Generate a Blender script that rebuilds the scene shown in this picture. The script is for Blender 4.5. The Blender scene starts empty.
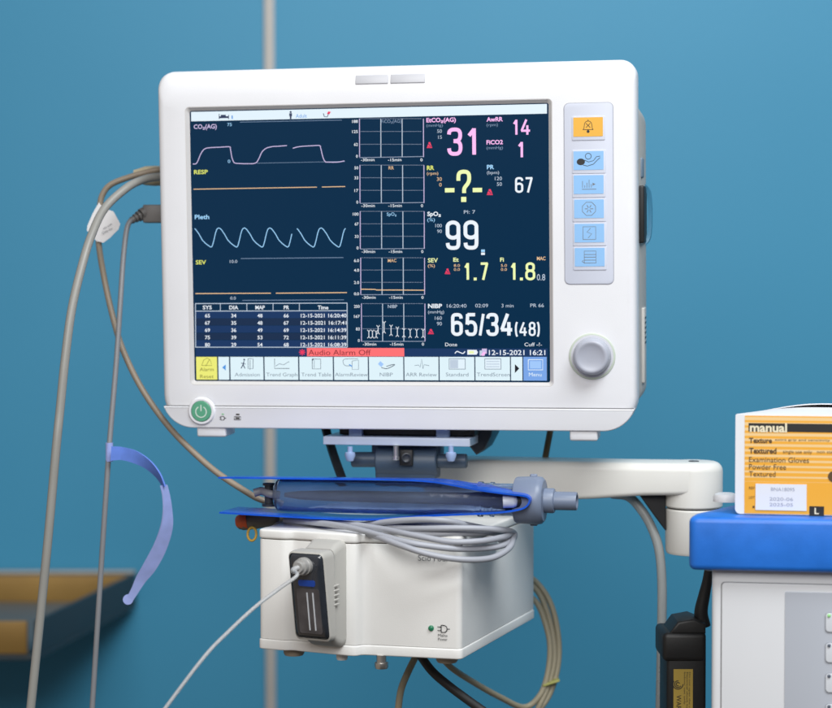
import bpy, bmesh, math, random
from mathutils import Vector, Matrix

random.seed(4)
SC = bpy.context.scene
COL = SC.collection
R = math.radians

# ------------------------------------------------------------------ camera
CAMZ = 1.30
PITCH = R(1.67)
FPX = 1850.0
cam = bpy.data.objects.new('camera', bpy.data.cameras.new('camera'))
COL.objects.link(cam)
cam.location = (0, 0, CAMZ)
cam.rotation_euler = (R(90) - PITCH, 0, 0)
cam.data.sensor_fit = 'HORIZONTAL'
cam.data.sensor_width = 36
cam.data.lens = 36 * FPX / 832
cam.data.clip_start = 0.05
cam.data.clip_end = 50
cam.data.dof.use_dof = True
cam.data.dof.focus_distance = 1.50
cam.data.dof.aperture_fstop = 4.8
SC.camera = cam

# ------------------------------------------------------------------ world: the dim, unseen rest of the room
world = bpy.data.worlds.new('World')
SC.world = world
world.use_nodes = True
wn = world.node_tree
bg = wn.nodes['Background']
tc = wn.nodes.new('ShaderNodeTexCoord')
sx = wn.nodes.new('ShaderNodeSeparateXYZ')
wn.links.new(tc.outputs['Generated'], sx.inputs[0])
rmp = wn.nodes.new('ShaderNodeValToRGB')
mr = wn.nodes.new('ShaderNodeMapRange')
mr.inputs['From Min'].default_value = -1
mr.inputs['From Max'].default_value = 1
wn.links.new(sx.outputs['Z'], mr.inputs['Value'])
wn.links.new(mr.outputs[0], rmp.inputs[0])
rmp.color_ramp.elements[0].color = (0.16, 0.15, 0.145, 1)
rmp.color_ramp.elements[0].position = 0.25
rmp.color_ramp.elements[1].color = (0.50, 0.51, 0.55, 1)
rmp.color_ramp.elements[1].position = 0.75
# warm glow added to the world's left, so the screen reflects it there
mx = wn.nodes.new('ShaderNodeMapRange')
mx.inputs['From Min'].default_value = -0.27
mx.inputs['From Max'].default_value = -0.50
wn.links.new(sx.outputs['X'], mx.inputs['Value'])
mixc = wn.nodes.new('ShaderNodeMix'); mixc.data_type = 'RGBA'; mixc.blend_type = 'ADD'
wn.links.new(mx.outputs[0], mixc.inputs['Factor'])
wn.links.new(rmp.outputs[0], mixc.inputs['A'])
mixc.inputs['B'].default_value = (0.50, 0.38, 0.27, 1)
wn.links.new(mixc.outputs['Result'], bg.inputs['Color'])
bg.inputs['Strength'].default_value = 0.33

def area(name, loc, target, sx_, sy_, power, color):
    l = bpy.data.lights.new(name, 'AREA')
    l.shape = 'RECTANGLE'
    l.size, l.size_y, l.energy, l.color = sx_, sy_, power, color
    o = bpy.data.objects.new(name, l)
    COL.objects.link(o)
    o.location = loc
    o.rotation_euler = (Vector(target) - Vector(loc)).to_track_quat('-Z', 'Y').to_euler()
    return o
area('ceiling_lamp', (-0.25, -0.70, CAMZ + 1.00), (0.05, 1.6, CAMZ - 0.20), 1.5, 1.0, 35.5, (1.0, 0.985, 0.965))
area('ceiling_lamp', (0.75, 0.45, CAMZ + 1.60), (0.40, 2.5, CAMZ - 0.45), 1.3, 0.9, 50, (0.94, 0.98, 1.0))

SC.view_settings.view_transform = 'Standard'
SC.view_settings.look = 'None'
SC.view_settings.exposure = 0.0
SC.view_settings.gamma = 1.0
SC.render.engine = 'CYCLES'
SC.cycles.use_denoising = True
SC.cycles.max_bounces = 10
SC.cycles.transmission_bounces = 10
SC.cycles.transparent_max_bounces = 12

# ------------------------------------------------------------------ helpers
FW = Vector((0, math.cos(PITCH), -math.sin(PITCH)))
UP = Vector((0, math.sin(PITCH), math.cos(PITCH)))
RT = Vector((1, 0, 0))
CAMV = Vector((0, 0, CAMZ))

def ray(x, y):
    return FW + RT * ((x - 416) / FPX) + UP * ((354 - y) / FPX)

def P(x, y, Y):
    """World point at distance Y (metres into the room) seen at photo position x, y."""
    d = ray(x, y)
    return CAMV + d * (Y / d.y)

def lin(r, g=None, b=None):
    if g is None: r, g, b = r
    f = lambda c: (c / 255 / 12.92) if c / 255 <= 0.04045 else ((c / 255 + 0.055) / 1.055) ** 2.4
    return (f(r), f(g), f(b), 1)

MATS = {}
def mat(name, color, rough=0.45, metal=0.0, bump=0.0, bscale=400, var=0.04, vscale=14, **kw):
    if name in MATS: return MATS[name]
    m = bpy.data.materials.new(name)
    m.use_nodes = True
    nt = m.node_tree
    p = nt.nodes['Principled BSDF']
    c = tuple(color[:3]) + (1,)
    p.inputs['Base Color'].default_value = c
    p.inputs['Roughness'].default_value = rough
    p.inputs['Metallic'].default_value = metal
    t = nt.nodes.new('ShaderNodeTexCoord')
    if var > 0:
        n = nt.nodes.new('ShaderNodeTexNoise')
        n.inputs['Scale'].default_value = vscale
        n.inputs['Detail'].default_value = 5
        nt.links.new(t.outputs['Object'], n.inputs['Vector'])
        r = nt.nodes.new('ShaderNodeValToRGB')
        r.color_ramp.elements[0].position = 0.3
        r.color_ramp.elements[1].position = 0.7
        r.color_ramp.elements[0].color = tuple(v * (1 - var) for v in c[:3]) + (1,)
        r.color_ramp.elements[1].color = tuple(min(1, v * (1 + var)) for v in c[:3]) + (1,)
        nt.links.new(n.outputs['Fac'], r.inputs[0])
        nt.links.new(r.outputs[0], p.inputs['Base Color'])
        r2 = nt.nodes.new('ShaderNodeMapRange')
        r2.inputs['To Min'].default_value = max(0.02, rough * 0.85)
        r2.inputs['To Max'].default_value = min(1, rough * 1.15)
        nt.links.new(n.outputs['Fac'], r2.inputs['Value'])
        nt.links.new(r2.outputs[0], p.inputs['Roughness'])
    if bump > 0:
        n2 = nt.nodes.new('ShaderNodeTexNoise')
        n2.inputs['Scale'].default_value = bscale
        n2.inputs['Detail'].default_value = 3
        nt.links.new(t.outputs['Object'], n2.inputs['Vector'])
        b = nt.nodes.new('ShaderNodeBump')
        b.inputs['Strength'].default_value = bump
        b.inputs['Distance'].default_value = 0.001
        nt.links.new(n2.outputs['Fac'], b.inputs['Height'])
        nt.links.new(b.outputs[0], p.inputs['Normal'])
    for k, v in kw.items():
        p.inputs[k.replace('_', ' ')].default_value = v
    MATS[name] = m
    return m

def glow(name, rgb, s=1.0):
    """A lit patch of the display."""
    if name in MATS: return MATS[name]
    m = bpy.data.materials.new(name)
    m.use_nodes = True
    p = m.node_tree.nodes['Principled BSDF']
    p.inputs['Base Color'].default_value = (0.004, 0.004, 0.004, 1)
    p.inputs['Roughness'].default_value = 0.28
    p.inputs['Emission Color'].default_value = lin(rgb)
    p.inputs['Emission Strength'].default_value = s
    MATS[name] = m
    return m

def frame_of(d, hint=Vector((0, 0, 1))):
    d = d.normalized()
    if abs(d.dot(hint)) > 0.98: hint = Vector((1, 0, 0))
    a = d.cross(hint).normalized()
    return a, a.cross(d).normalized()

def smooth_path(pts, k=8):
    pts = [Vector(p) for p in pts]
    if len(pts) < 3: return pts
    out = []
    q = [pts[0] * 2 - pts[1]] + pts + [pts[-1] * 2 - pts[-2]]
    for i in range(1, len(q) - 2):
        p0, p1, p2, p3 = q[i - 1:i + 3]
        for j in range(k):
            t = j / k
            out.append(0.5 * ((2 * p1) + (p2 - p0) * t + (2 * p0 - 5 * p1 + 4 * p2 - p3) * t * t + (3 * p1 - p0 - 3 * p2 + p3) * t ** 3))
    out.append(pts[-1])
    return out

class MB:
    def __init__(s):
        s.bm = bmesh.new(); s.mi = 0; s.o = Vector((0, 0, 0)); s.mats = []
    def use(s, m):
        if m not in s.mats: s.mats.append(m)
        s.mi = s.mats.index(m); return s
    def v(s, p): return s.bm.verts.new(p)
    def f(s, vs):
        try:
            fc = s.bm.faces.new(vs); fc.material_index = s.mi; return fc
        except ValueError: return None
    def poly(s, pts): return s.f([s.v(p) for p in pts])
    def loft(s, rings, cap0=True, cap1=True, closed=True):
        rv = [[s.v(p) for p in r] for r in rings]
        n = len(rv[0])
        for a, b in zip(rv, rv[1:]):
            for i in range(n if closed else n - 1):
                s.f([a[i], a[(i + 1) % n], b[(i + 1) % n], b[i]])
        if cap0: s.f(rv[0][::-1])
        if cap1: s.f(rv[-1])
        return rv
    def box(s, c, size, bev=0.0, rot=None, seg=3):
        m = Matrix.Translation(Vector(c)) @ (rot.to_4x4() if rot else Matrix()) @ Matrix.Diagonal((*size, 1))
        r = bmesh.ops.create_cube(s.bm, size=1, matrix=m)
        fs = {f for v in r['verts'] for f in v.link_faces}
        for f in fs: f.material_index = s.mi
        if bev > 0:
            es = list({e for v in r['verts'] for e in v.link_edges})
            bmesh.ops.bevel(s.bm, geom=es, offset=bev, segments=seg, profile=0.5, affect='EDGES', clamp_overlap=True, material=-1)
        return s
    def lathe(s, p, axis, prof, n=32, cap0=True, cap1=True):
        """prof: (distance along axis, radius) pairs."""
        p = Vector(p); axis = Vector(axis).normalized()
        a, b = frame_of(axis)
        rings = []
        for t, r in prof:
            r = max(r, 1e-5)
            rings.append([p + axis * t + (a * math.cos(2 * math.pi * i / n) + b * math.sin(2 * math.pi * i / n)) * r for i in range(n)])
        s.loft(rings, cap0, cap1)
        return s
    def tube(s, pts, r, n=14, k=8, caps=True):
        path = smooth_path(pts, k)
        rs = r if callable(r) else (lambda t: r)
        N = len(path)
        rings = []; a = None
        for i, p in enumerate(path):
            d = (path[min(i + 1, N - 1)] - path[max(i - 1, 0)])
            if d.length < 1e-9: d = Vector((0, 0, 1))
            d.normalize()
            if a is None: a, _ = frame_of(d)
            a = (a - d * a.dot(d)).normalized()
            b = d.cross(a)
            rr = rs(i / max(1, N - 1))
            rings.append([p + (a * math.cos(2 * math.pi * j / n) + b * math.sin(2 * math.pi * j / n)) * rr for j in range(n)])
        s.loft(rings, caps, caps)
        return s
    def prism(s, pts, d, bev=0.0):
        """pts: planar polygon (3-D points); d: extrusion vector; bev: small rounding of both rims."""
        pts = [Vector(p) for p in pts]; d = Vector(d)
        c = sum(pts, Vector()) / len(pts)
        nrm = d.normalized()
        def inset(k):
            out = []
            n = len(pts)
            for i in range(n):
                e0 = (pts[i] - pts[i - 1]).normalized(); e1 = (pts[(i + 1) % n] - pts[i]).normalized()
                n0 = e0.cross(nrm); n1 = e1.cross(nrm)
                m = (n0 + n1)
                if m.length < 1e-6: m = n0
                m.normalize()
                q = k / max(0.4, m.dot(n0))
                out.append(pts[i] - m * q)
            return out
        area2 = sum(((pts[i] - c).cross(pts[(i + 1) % len(pts)] - c)).dot(nrm) for i in range(len(pts)))
        if area2 < 0: pts = pts[::-1]
        L = d.length
        if bev > 0:
            K = 4
            low = []
            for j in range(K + 1):
                a = math.pi / 2 * j / K
                ins = bev * (1 - math.sin(a)); up = bev * (1 - math.cos(a))
                low.append((ins, up))
            rings = [[p + nrm * u for p in inset(i)] for i, u in low]
            rings += [[p + nrm * (L - u) for p in inset(i)] for i, u in low[::-1]]
        else:
            rings = [pts, [p + d for p in pts]]
        s.loft(rings)
        return s
    def ribbon(s, centers, wv, th=0.0015, k=6):
        cs = smooth_path(centers, k); ws = smooth_path(wv, k)
        N = len(cs); rings = []
        for i in range(N):
            d = (cs[min(i + 1, N - 1)] - cs[max(i - 1, 0)]).normalized()
            n = d.cross(ws[i]).normalized() * (th / 2)
            w = ws[i] / 2
            rings.append([cs[i] - w + n, cs[i] + w + n, cs[i] + w - n, cs[i] - w - n])
        s.loft(rings)
        return s
    def build(s, name, parent=None, mats=None, loc=None, sharp=38):
        """One mesh object; loc is its origin (world), used for things made in world space."""
        root = parent
        while root is not None and root.parent is not None: root = root.parent
        if root is not None and loc is None and root.get('ws'):
            off = root.location.copy()
        else:
            off = Vector(loc) if loc is not None else Vector((0, 0, 0))
        bmesh.ops.remove_doubles(s.bm, verts=s.bm.verts, dist=1e-6)
        bmesh.ops.recalc_face_normals(s.bm, faces=s.bm.faces)
        for f in s.bm.faces: f.smooth = True
        lim = R(sharp)
        for e in s.bm.edges:
            if len(e.link_faces) == 2 and e.calc_face_angle(0) > lim: e.smooth = False
        if off.length > 0:
            bmesh.ops.translate(s.bm, verts=s.bm.verts, vec=-off)
        me = bpy.data.meshes.new(name)
        s.bm.to_mesh(me); s.bm.free()
        for m in (mats if mats is not None else s.mats): me.materials.append(m)
        o = bpy.data.objects.new(name, me)
        COL.objects.link(o)
        if parent is not None: o.parent = parent
        elif loc is not None: o.location = off
        return o

def tag(o, label=None, cat=None, group=None, kind=None):
    if label: o['label'] = label
    if cat: o['category'] = cat
    if group: o['group'] = group
    if kind: o['kind'] = kind
    return o

def empty(name, loc, label, cat, group=None, world_space=True):
    o = bpy.data.objects.new(name, None)
    o.empty_display_size = 0.05
    COL.objects.link(o)
    o.location = loc
    if world_space: o['ws'] = 1
    return tag(o, label, cat, group)

def rrect(l, r, b, t, rb, rt=None, k=7):
    """Rounded rectangle, list of (u, v), counter-clockwise from the bottom right corner."""
    if rt is None: rt = rb
    out = []
    for cx, cy, rad, a0 in ((r - rb, b + rb, rb, -90), (r - rt, t - rt, rt, 0), (l + rt, t - rt, rt, 90), (l + rb, b + rb, rb, 180)):
        for i in range(k + 1):
            a = R(a0 + 90 * i / k)
            out.append((cx + rad * math.cos(a), cy + rad * math.sin(a)))
    return out

# ------------------------------------------------------------------ lettering (Blender's built-in font, turned into flat faces)
_tx = {}
def text_faces(body, bold=0.0):
    key = (body, bold)
    if key in _tx: return _tx[key]
    cu = bpy.data.curves.new('lettering', 'FONT')
    cu.body = body; cu.size = 1.0; cu.offset = bold; cu.resolution_u = 3
    o = bpy.data.objects.new('lettering', cu)
    COL.objects.link(o)
    dg = bpy.context.evaluated_depsgraph_get()
    me = o.evaluated_get(dg).to_mesh()
    vs = [(v.co.x, v.co.y) for v in me.vertices]
    fs = [tuple(p.vertices) for p in me.polygons]
    o.evaluated_get(dg).to_mesh_clear()
    bpy.data.objects.remove(o); bpy.data.curves.remove(cu)
    xs = [v[0] for v in vs] or [0, 1]
    x0, x1 = min(xs), max(xs)
    CAPH = 0.729
    vs = [((x - x0) / max(1e-6, x1 - x0), y / CAPH) for x, y in vs]
    _tx[key] = (vs, fs)
    return _tx[key]

def put_text(mb, body, o, ex, ez, w, cap, bold=0.0):
    """o: baseline left corner, ex/ez unit axes, w: width, cap: capital height."""
    vs, fs = text_faces(body, bold)
    bv = [mb.v(o + ex * (x * w) + ez * (y * cap)) for x, y in vs]
    for f in fs: mb.f([bv[i] for i in f])

# ------------------------------------------------------------------ materials
WHITE = mat('white_plastic', (0.765, 0.77, 0.80), 0.42, bump=0.09, bscale=1500, var=0.022)
WHITE2 = mat('cream_plastic', (0.79, 0.785, 0.765), 0.45, bump=0.10, bscale=1200, var=0.04)
ARMW = mat('arm_enamel', (0.74, 0.73, 0.69), 0.38, bump=0.03, bscale=900, var=0.03)
GREYP = mat('light_grey_plastic', (0.50, 0.49, 0.46), 0.5, var=0.03)
LAV = mat('membrane_grey', (0.58, 0.61, 0.71), 0.45, var=0.01)
BEZ = mat('screen_gasket', (0.58, 0.565, 0.56), 0.5, var=0.02)
DARK = mat('black_rubber', (0.012, 0.012, 0.013), 0.5, var=0.1)
DARKM = mat('dark_steel', (0.035, 0.04, 0.05), 0.42, metal=0.3, var=0.1)
SLATE = mat('slate_blue_casting', (0.055, 0.085, 0.13), 0.42, var=0.08, bump=0.05, bscale=700)
PLATE = mat('pale_blue_aluminium', (0.60, 0.68, 0.82), 0.38, metal=0.1, var=0.03)
PALEBLUE = mat('pale_blue_nylon', (0.30, 0.40, 0.62), 0.45, var=0.03)
CHROME = mat('bright_steel', (0.70, 0.68, 0.65), 0.32, metal=1.0, var=0.05)
CAB = mat('grey_beige_cable', (0.27, 0.265, 0.245), 0.42, var=0.05)
CABG = mat('pale_grey_cable', (0.36, 0.375, 0.42), 0.42, var=0.05)
CABB = mat('dull_beige_cable', (0.33, 0.29, 0.20), 0.45, var=0.06)
CABD = mat('mid_grey_cable', (0.21, 0.215, 0.23), 0.45, var=0.05)
KNOBM = mat('knob_grey', (0.40, 0.42, 0.49), 0.38, var=0.02)
INK = mat('black_print', (0.015, 0.015, 0.016), 0.5, var=0)
INKG = mat('grey_print', (0.16, 0.17, 0.19), 0.5, var=0)
BLUE = mat('blue_moulded_top', (0.014, 0.155, 0.62), 0.40, bump=0.07, bscale=900, var=0.12, vscale=40)
STRIPM = mat('joint_strip_vinyl', (0.46, 0.44, 0.41), 0.5, var=0.04)

# ------------------------------------------------------------------ wall
def wall_material():
    m = bpy.data.materials.new('blue_wall_paint'); m.use_nodes = True
    nt = m.node_tree; p = nt.nodes['Principled BSDF']
    t = nt.nodes.new('ShaderNodeTexCoord')
    n = nt.nodes.new('ShaderNodeTexNoise'); n.inputs['Scale'].default_value = 1.3; n.inputs['Detail'].default_value = 3
    nt.links.new(t.outputs['Object'], n.inputs['Vector'])
    r = nt.nodes.new('ShaderNodeValToRGB')
    r.color_ramp.elements[0].position = 0.3; r.color_ramp.elements[1].position = 0.7
    r.color_ramp.elements[0].color = (0.036, 0.255, 0.43, 1)
    r.color_ramp.elements[1].color = (0.046, 0.280, 0.46, 1)
    nt.links.new(n.outputs['Fac'], r.inputs[0]); nt.links.new(r.outputs[0], p.inputs['Base Color'])
    n2 = nt.nodes.new('ShaderNodeTexNoise'); n2.inputs['Scale'].default_value = 160; n2.inputs['Detail'].default_value = 4
    nt.links.new(t.outputs['Object'], n2.inputs['Vector'])
    b = nt.nodes.new('ShaderNodeBump'); b.inputs['Strength'].default_value = 0.12; b.inputs['Distance'].default_value = 0.002
    nt.links.new(n2.outputs['Fac'], b.inputs['Height']); nt.links.new(b.outputs[0], p.inputs['Normal'])
    p.inputs['Roughness'].default_value = 0.55
    return m
WY = 2.50
mb = MB().use(wall_material())
mb.box((0, WY + 0.05, CAMZ - 0.1), (5.0, 0.1, 2.8))
wall = tag(mb.build('wall', loc=(0, WY, CAMZ)), 'smooth blue painted room wall behind the equipment', 'wall', kind='structure')
mb = MB().use(STRIPM)
xs_ = P(270, 300, WY).x
mb.box((xs_, WY - 0.002, CAMZ - 0.1), (0.0135, 0.004, 2.7), 0.001)
st = mb.build('joint_strip', loc=(0, WY, CAMZ)); st.location = (0, 0, 0); st.parent = wall

# ------------------------------------------------------------------ tray on the wall at the left
BRASS = mat('brass_sheet', (0.29, 0.17, 0.045), 0.45, metal=0.3, var=0.15, vscale=9)
TRAYD = mat('dark_tray_enamel', (0.030, 0.045, 0.055), 0.5, var=0.1)
TRAYG = mat('grey_tray_liner', (0.10, 0.12, 0.13), 0.5, var=0.08)
zr = P(30, 573, WY - 0.01).z
xb, xf = P(136, 573, WY - 0.01).x, P(38, 620, 2.12).x
yb, yf = WY - 0.012, 2.12
tray = empty('wall_tray', (xb - 0.3, yb, zr - 0.04), 'blurred brass lined tray with dark outer sides fixed low on the blue wall', 'tray')
mb = MB().use(TRAYD)
hgt = 0.046
def traypt(x, y, z): return Vector((x, y, z))
L_ = -1.15
mb.prism([(L_, yb, zr - hgt), (xb, yb, zr - hgt), (xf, yf, zr - hgt), (L_, yf, zr - hgt)], (0, 0, 0.006), 0.001)
mb.build('tray_floor', tray)
mb = MB().use(TRAYG)
mb.prism([(L_ + .01, yb - .01, zr - hgt + .0065), (xb - .02, yb - .01, zr - hgt + .0065), (xf - .012, yf + .01, zr - hgt + .0065), (L_ + .01, yf + .01, zr - hgt + .0065)], (0, 0, 0.002))
mb.build('tray_liner', tray)
mb = MB().use(TRAYD)
dv = Vector((xf - xb, yf - yb, 0)).normalized(); nv = Vector((-dv.y, dv.x, 0))
if nv.x > 0: nv = -nv
a, b_ = Vector((xb, yb, zr - hgt + .006)), Vector((xf, yf, zr - hgt + .006))
mb.prism([a, b_, b_ + nv * .005, a + nv * .005], (0, 0, hgt - .006), 0.001)
mb.build('side_panel', tray)
mb = MB().use(BRASS)
mb.box(((L_ + xb) / 2 - .004, yb - .004, zr - hgt / 2 + .003), (xb - L_ - .012, .006, hgt - .008), 0.001)
mb.build('back_panel', tray)
mb = MB().use(BRASS)
mb.box(((L_ + xf) / 2 - .006, yf + .003, zr - hgt / 2 + .003), (xf - L_ - .014, .006, hgt - .008), 0.001)
mb.build('front_panel', tray)
mb = MB().use(mat('tray_rim', (0.42, 0.41, 0.38), 0.4, metal=0.4, var=0.05))
mb.box(((L_ + xb) / 2, yb - .004, zr + .0025), (xb - L_, .012, .004), 0.001)
mb.build('back_rim', tray)

# ------------------------------------------------------------------ swing arm and monitor bracket
arm = empty('support_arm', P(692, 555, 1.575), 'cream enamelled swing arm with dark hinge bracket carrying the monitor', 'support arm')
AY = 1.575
mb = MB().use(ARMW)
jx = P(693.5, 500, AY).x; jr = 0.0246
ztop, zseam, zbot = P(693, 461, AY).z, P(693, 506.5, AY).z, P(693, 553, AY).z
prof = [(0, jr - .008)] + [(0.008 * (1 - math.cos(a)), jr - 0.008 + 0.008 * math.sin(a)) for a in [math.pi / 2 * j / 6 for j in range(1, 7)]]
h1 = ztop - zseam
mb.lathe((jx, AY, ztop), (0, 0, -1), prof + [(h1 - .0012, jr), (h1, jr - .0012)], 40)
mb.build('pivot_cap', arm)
mb = MB().use(ARMW)
h2 = zseam - zbot
mb.lathe((jx, AY, zseam - .0012), (0, 0, -1), [(0, jr - .0016), (.0012, jr - .0004), (h2 - .004, jr - .0008), (h2 - .0015, jr - .002), (h2 - .001, jr - .004)], 40)
mb.build('pivot_sleeve', arm)
mb = MB().use(DARK)
mb.lathe((jx, AY, zseam + .001), (0, 0, -1), [(0, jr - .003), (.004, jr - .003)], 32)
mb.build('pivot_washer', arm)
# boom: tapered beam from behind the hinge to the pivot
mb = MB().use(ARMW)
rings = []
for px, yt, ybm, Y, hw in ((425, 457, 500, 1.665, .026), (470, 457.5, 499, 1.645, .026), (520, 458.5, 498, 1.62, .026), (590, 459.8, 496.0, 1.597, .0255), (640, 460.8, 493, 1.583, .0245), (690, 461.3, 492.5, AY, .0242)):
    zt, zb = P(px, yt, Y).z, P(px, ybm, Y).z
    xx = P(px, 470, Y).x
    ring = [Vector((xx, Y + u, v)) for u, v in rrect(-hw, hw, zb, zt, .004, .007, 5)]
    rings.append(ring)
mb.loft(rings)
mb.build('boom', arm)
mb = MB().use(DARK)
mb.prism([P(638, 493.3, AY + .006), P(664, 493.3, AY + .006), P(664, 529, AY + .006), P(655, 517, AY + .006)], (0, -.012, 0), 0.001)
mb.build('gusset', arm)
mb = MB().use(DARKM)
for px, py in ((693, 462.3),):
    mb.lathe(P(px, 461.2, AY) + Vector((0, -.004, .0002)), (0, 0, 1), [(0, .0045), (.0006, .0042), (.0007, .001)], 20)
mb.build('cap_screw', arm)
# bracket under the monitor
MY = 1.562
mb = MB().use(PLATE)
pl = P(323, 441.5, MY + .012); pr = P(470, 441.5, MY - .012)
dirp = (pr - pl); dirp.z = 0; dl = dirp.length; dirp.normalize()
back = Vector((-dirp.y, dirp.x, 0))
rz = Matrix.Rotation(math.atan2(dirp.y, dirp.x), 3, 'Z')
midp = (pl + pr) / 2
zc = midp.z
mb.box(midp + back * .045, (dl, .09, .0070), .0008, rz)
mb.build('tilt_plate', arm)
mb = MB().use(DARK)  # black filler added for the shadowed gap between plate and monitor
ztm = P(400, 426, MY).z
mb.box(Vector((midp.x, midp.y, (ztm + zc + .0041) / 2)) + back * .066 + dirp * .006, (dl * .93, .100, ztm - zc - .0041), .001, rz)
mb.build('gap_shade_block', arm)
mb = MB().use(DARKM)
mb.prism([P(470, 447.5, MY + .03), P(476, 455, MY + .03), P(484, 449, MY + .03), P(491, 436, MY + .03), P(493, 426, MY + .03), P(466, 426, MY + .03), P(462, 440, MY + .03)], back * .05, .002)
mb.build('side_cheek', arm)
for px in (356.5, 443.5):
    mb = MB().use(PALEBLUE)
    a = P(px, 432.6, MY + .014 - (px - 400) * .00016)
    mb.box(a, (.0112, .010, .0078), .0008, rz)
    mb.build('spacer_block', arm)
# hinge: dark slate casting with side barrels
hy = MY + .020
ax = dirp
mb = MB().use(SLATE)
cc = P(408, 461.5, hy)
mb.lathe(cc - ax * (.0265), ax, [(0, .0125), (.001, .0135), (.052, .0135), (.053, .0125)], 36)
mb.box(cc + Vector((0, .004, -.003)), (.053, .026, .024), .003, rz)
mb.box(cc + Vector((0, .010, .009)), (.060, .022, .012), .002, rz)
mb.build('hinge_body', arm)
for pa, pb, rr in (((352, 459.5), (377, 459.5), .0066), ((437, 461), (467, 461), .0062)):
    mb = MB().use(SLATE)
    p0, p1 = P(*pa, hy - (pa[0] - 408) * .00015), P(*pb, hy - (pb[0] - 408) * .00015)
    mb.lathe(p0, p1 - p0, [(0, rr - .0008), (.0008, rr), ((p1 - p0).length - .0008, rr), ((p1 - p0).length, rr - .0008)], 28)
    mb.build('hinge_barrel', arm)
for px in (350, 451):
    mb = MB().use(PALEBLUE)
    p0 = P(px, 446.6, hy - .024 - (px - 408) * .00015)
    mb.lathe(p0, (0, 0, -1), [(0, .0022), (.0045, .0022), (.0050, .0042), (.0075, .0046), (.0120, .0030), (.0125, .0020)], 20)
    mb.build('stud_cap', arm)
mb = MB().use(CHROME)
p0 = P(396, 446.2, hy - .022)
mb.lathe(p0, (0, 0, -1), [(0, .0023), (.0085, .0023), (.0085, .0031), (.0112, .0031), (.0116, .0026)], 20)
mb.build('clamp_screw', arm)
mb = MB().use(DARK)
p0 = P(406.5, 457.5, hy - .0155)
mb.box(p0, (.0112, .004, .0135), .0008, rz)
mb.use(DARKM)
mb.lathe(p0 + Vector((0, -.002, 0)), (0, -1, 0), [(0, .0042), (.0014, .0042), (.0016, .0034), (.0010, .0025), (.0010, .0005)], 20)
mb.build('hinge_socket', arm)
mb = MB().use(DARK)
mb.ribbon([P(325, 426, MY + .065), P(329, 440, MY + .06), P(335, 459, MY + .045), P(343, 481, MY + .03)], [Vector((.0062, .004, 0))] * 4, .003)
tag(mb.build('strap', loc=P(335, 459, MY + .045)), 'black strap hanging slanted behind the dark hinge under the monitor', 'strap')

# ------------------------------------------------------------------ patient monitor
rotm = Matrix.Rotation(R(-10.18992798), 3, 'Z') @ Matrix.Rotation(R(2.31706864), 3, 'X') @ Matrix.Rotation(R(-0.21887245), 3, 'Y')
MO = Vector((-0.04059388, 1.55634962, CAMZ + 0.046172))
mon = empty('patient_monitor', MO, 'white bedside monitor with lit screen of traces and numbers on the swing arm', 'monitor', world_space=False)
mon.rotation_euler = rotm.to_euler()
MINV = rotm.transposed()
def S(x, y, dep=0.0):
    """Photo position to the monitor's own plane at depth dep (m behind the screen)."""
    d = ray(x, y); n = rotm @ Vector((0, 1, 0)); o = MO + n * dep
    p = CAMV + d * ((o - CAMV).dot(n) / d.dot(n))
    q = MINV @ (p - MO)
    return q.x, q.z
mm = .001
def ring_(l, r, b, t, rb, rt, y): return [Vector((u * mm, y * mm, v * mm)) for u, v in rrect(l, r, b, t, rb, rt, 8)]
BL, BR, BB, BT = -182, 225, -155.5, 149.5
mb = MB().use(WHITE)
rings = [ring_(BL + 8, BR - 8, BB + 8, BT - 6, 22, 12, 30),
         ring_(BL + 1.5, BR - 1.5, BB + 1.5, BT - 1.0, 27, 12.5, 29),
         ring_(BL, BR, BB, BT, 28, 13.5, 26),
         ring_(BL, BR, BB, BT, 28, 13.5, 10),
         ring_(BL + .3, BR - .3, BB + .3, BT - 1.0, 28, 13.2, 5),
         ring_(BL + 1.0, BR - 1.0, BB + .9, BT - 3.2, 27.5, 12.8, 1.5),
         ring_(BL + 2.2, BR - 2.2, BB + 1.8, BT - 7.5, 27, 12, -.8),
         ring_(BL + 4, BR - 4, BB + 3.2, BT - 14, 26, 11, -2.2),
         ring_(BL + 7, BR - 7, BB + 6, BT - 22, 24, 9, -3.0),
         ring_(-156.5, 156.5, -118.5, 118.5, 4, 4, -3.0)]
mb.loft(rings, cap0=True, cap1=False)
mb.build('front_bezel', mon, sharp=50)
mb = MB().use(BEZ)
mb.loft([ring_(-156.5, 156.5, -118.5, 118.5, 4, 4, -3.0), ring_(-155.8, 155.8, -117.8, 117.8, 3.5, 3.5, -2.9),
         ring_(-153.0, 153.0, -115.0, 115.0, 2, 2, 0.3), ring_(-151, 151, -113, 113, 2, 2, 1.5)], False, False)
mb.build('screen_gasket', mon)
# rear shell
mb = MB().use(mat('rear_shell_plastic', (0.44, 0.43, 0.405), 0.5, bump=.05, bscale=1200, var=.02))  # even base colour, darkened to carry the shading of the right side
mb.loft([ring_(BL + 5, BR - 1.2, BB + 14, BT - 26, 18, 20, 29.5),
         ring_(BL + 5, BR + .8, BB + 15, BT - 28, 16, 18, 40),
         ring_(BL + 8, BR + 3.6, BB + 18, BT - 33, 16, 18, 70),
         ring_(BL + 20, BR - 4, BB + 24, BT - 40, 14, 14, 100),
         ring_(BL + 26, BR - 10, BB + 30, BT - 46, 12, 12, 104)])
mb.build('rear_shell', mon, sharp=50)
# lower trim band
out = rrect(BL + .4, BR - .4, BB + .4, BT, 27.6, 17, 12)
vcut = -136.8
band = [p for p in out if p[1] <= vcut]
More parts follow.
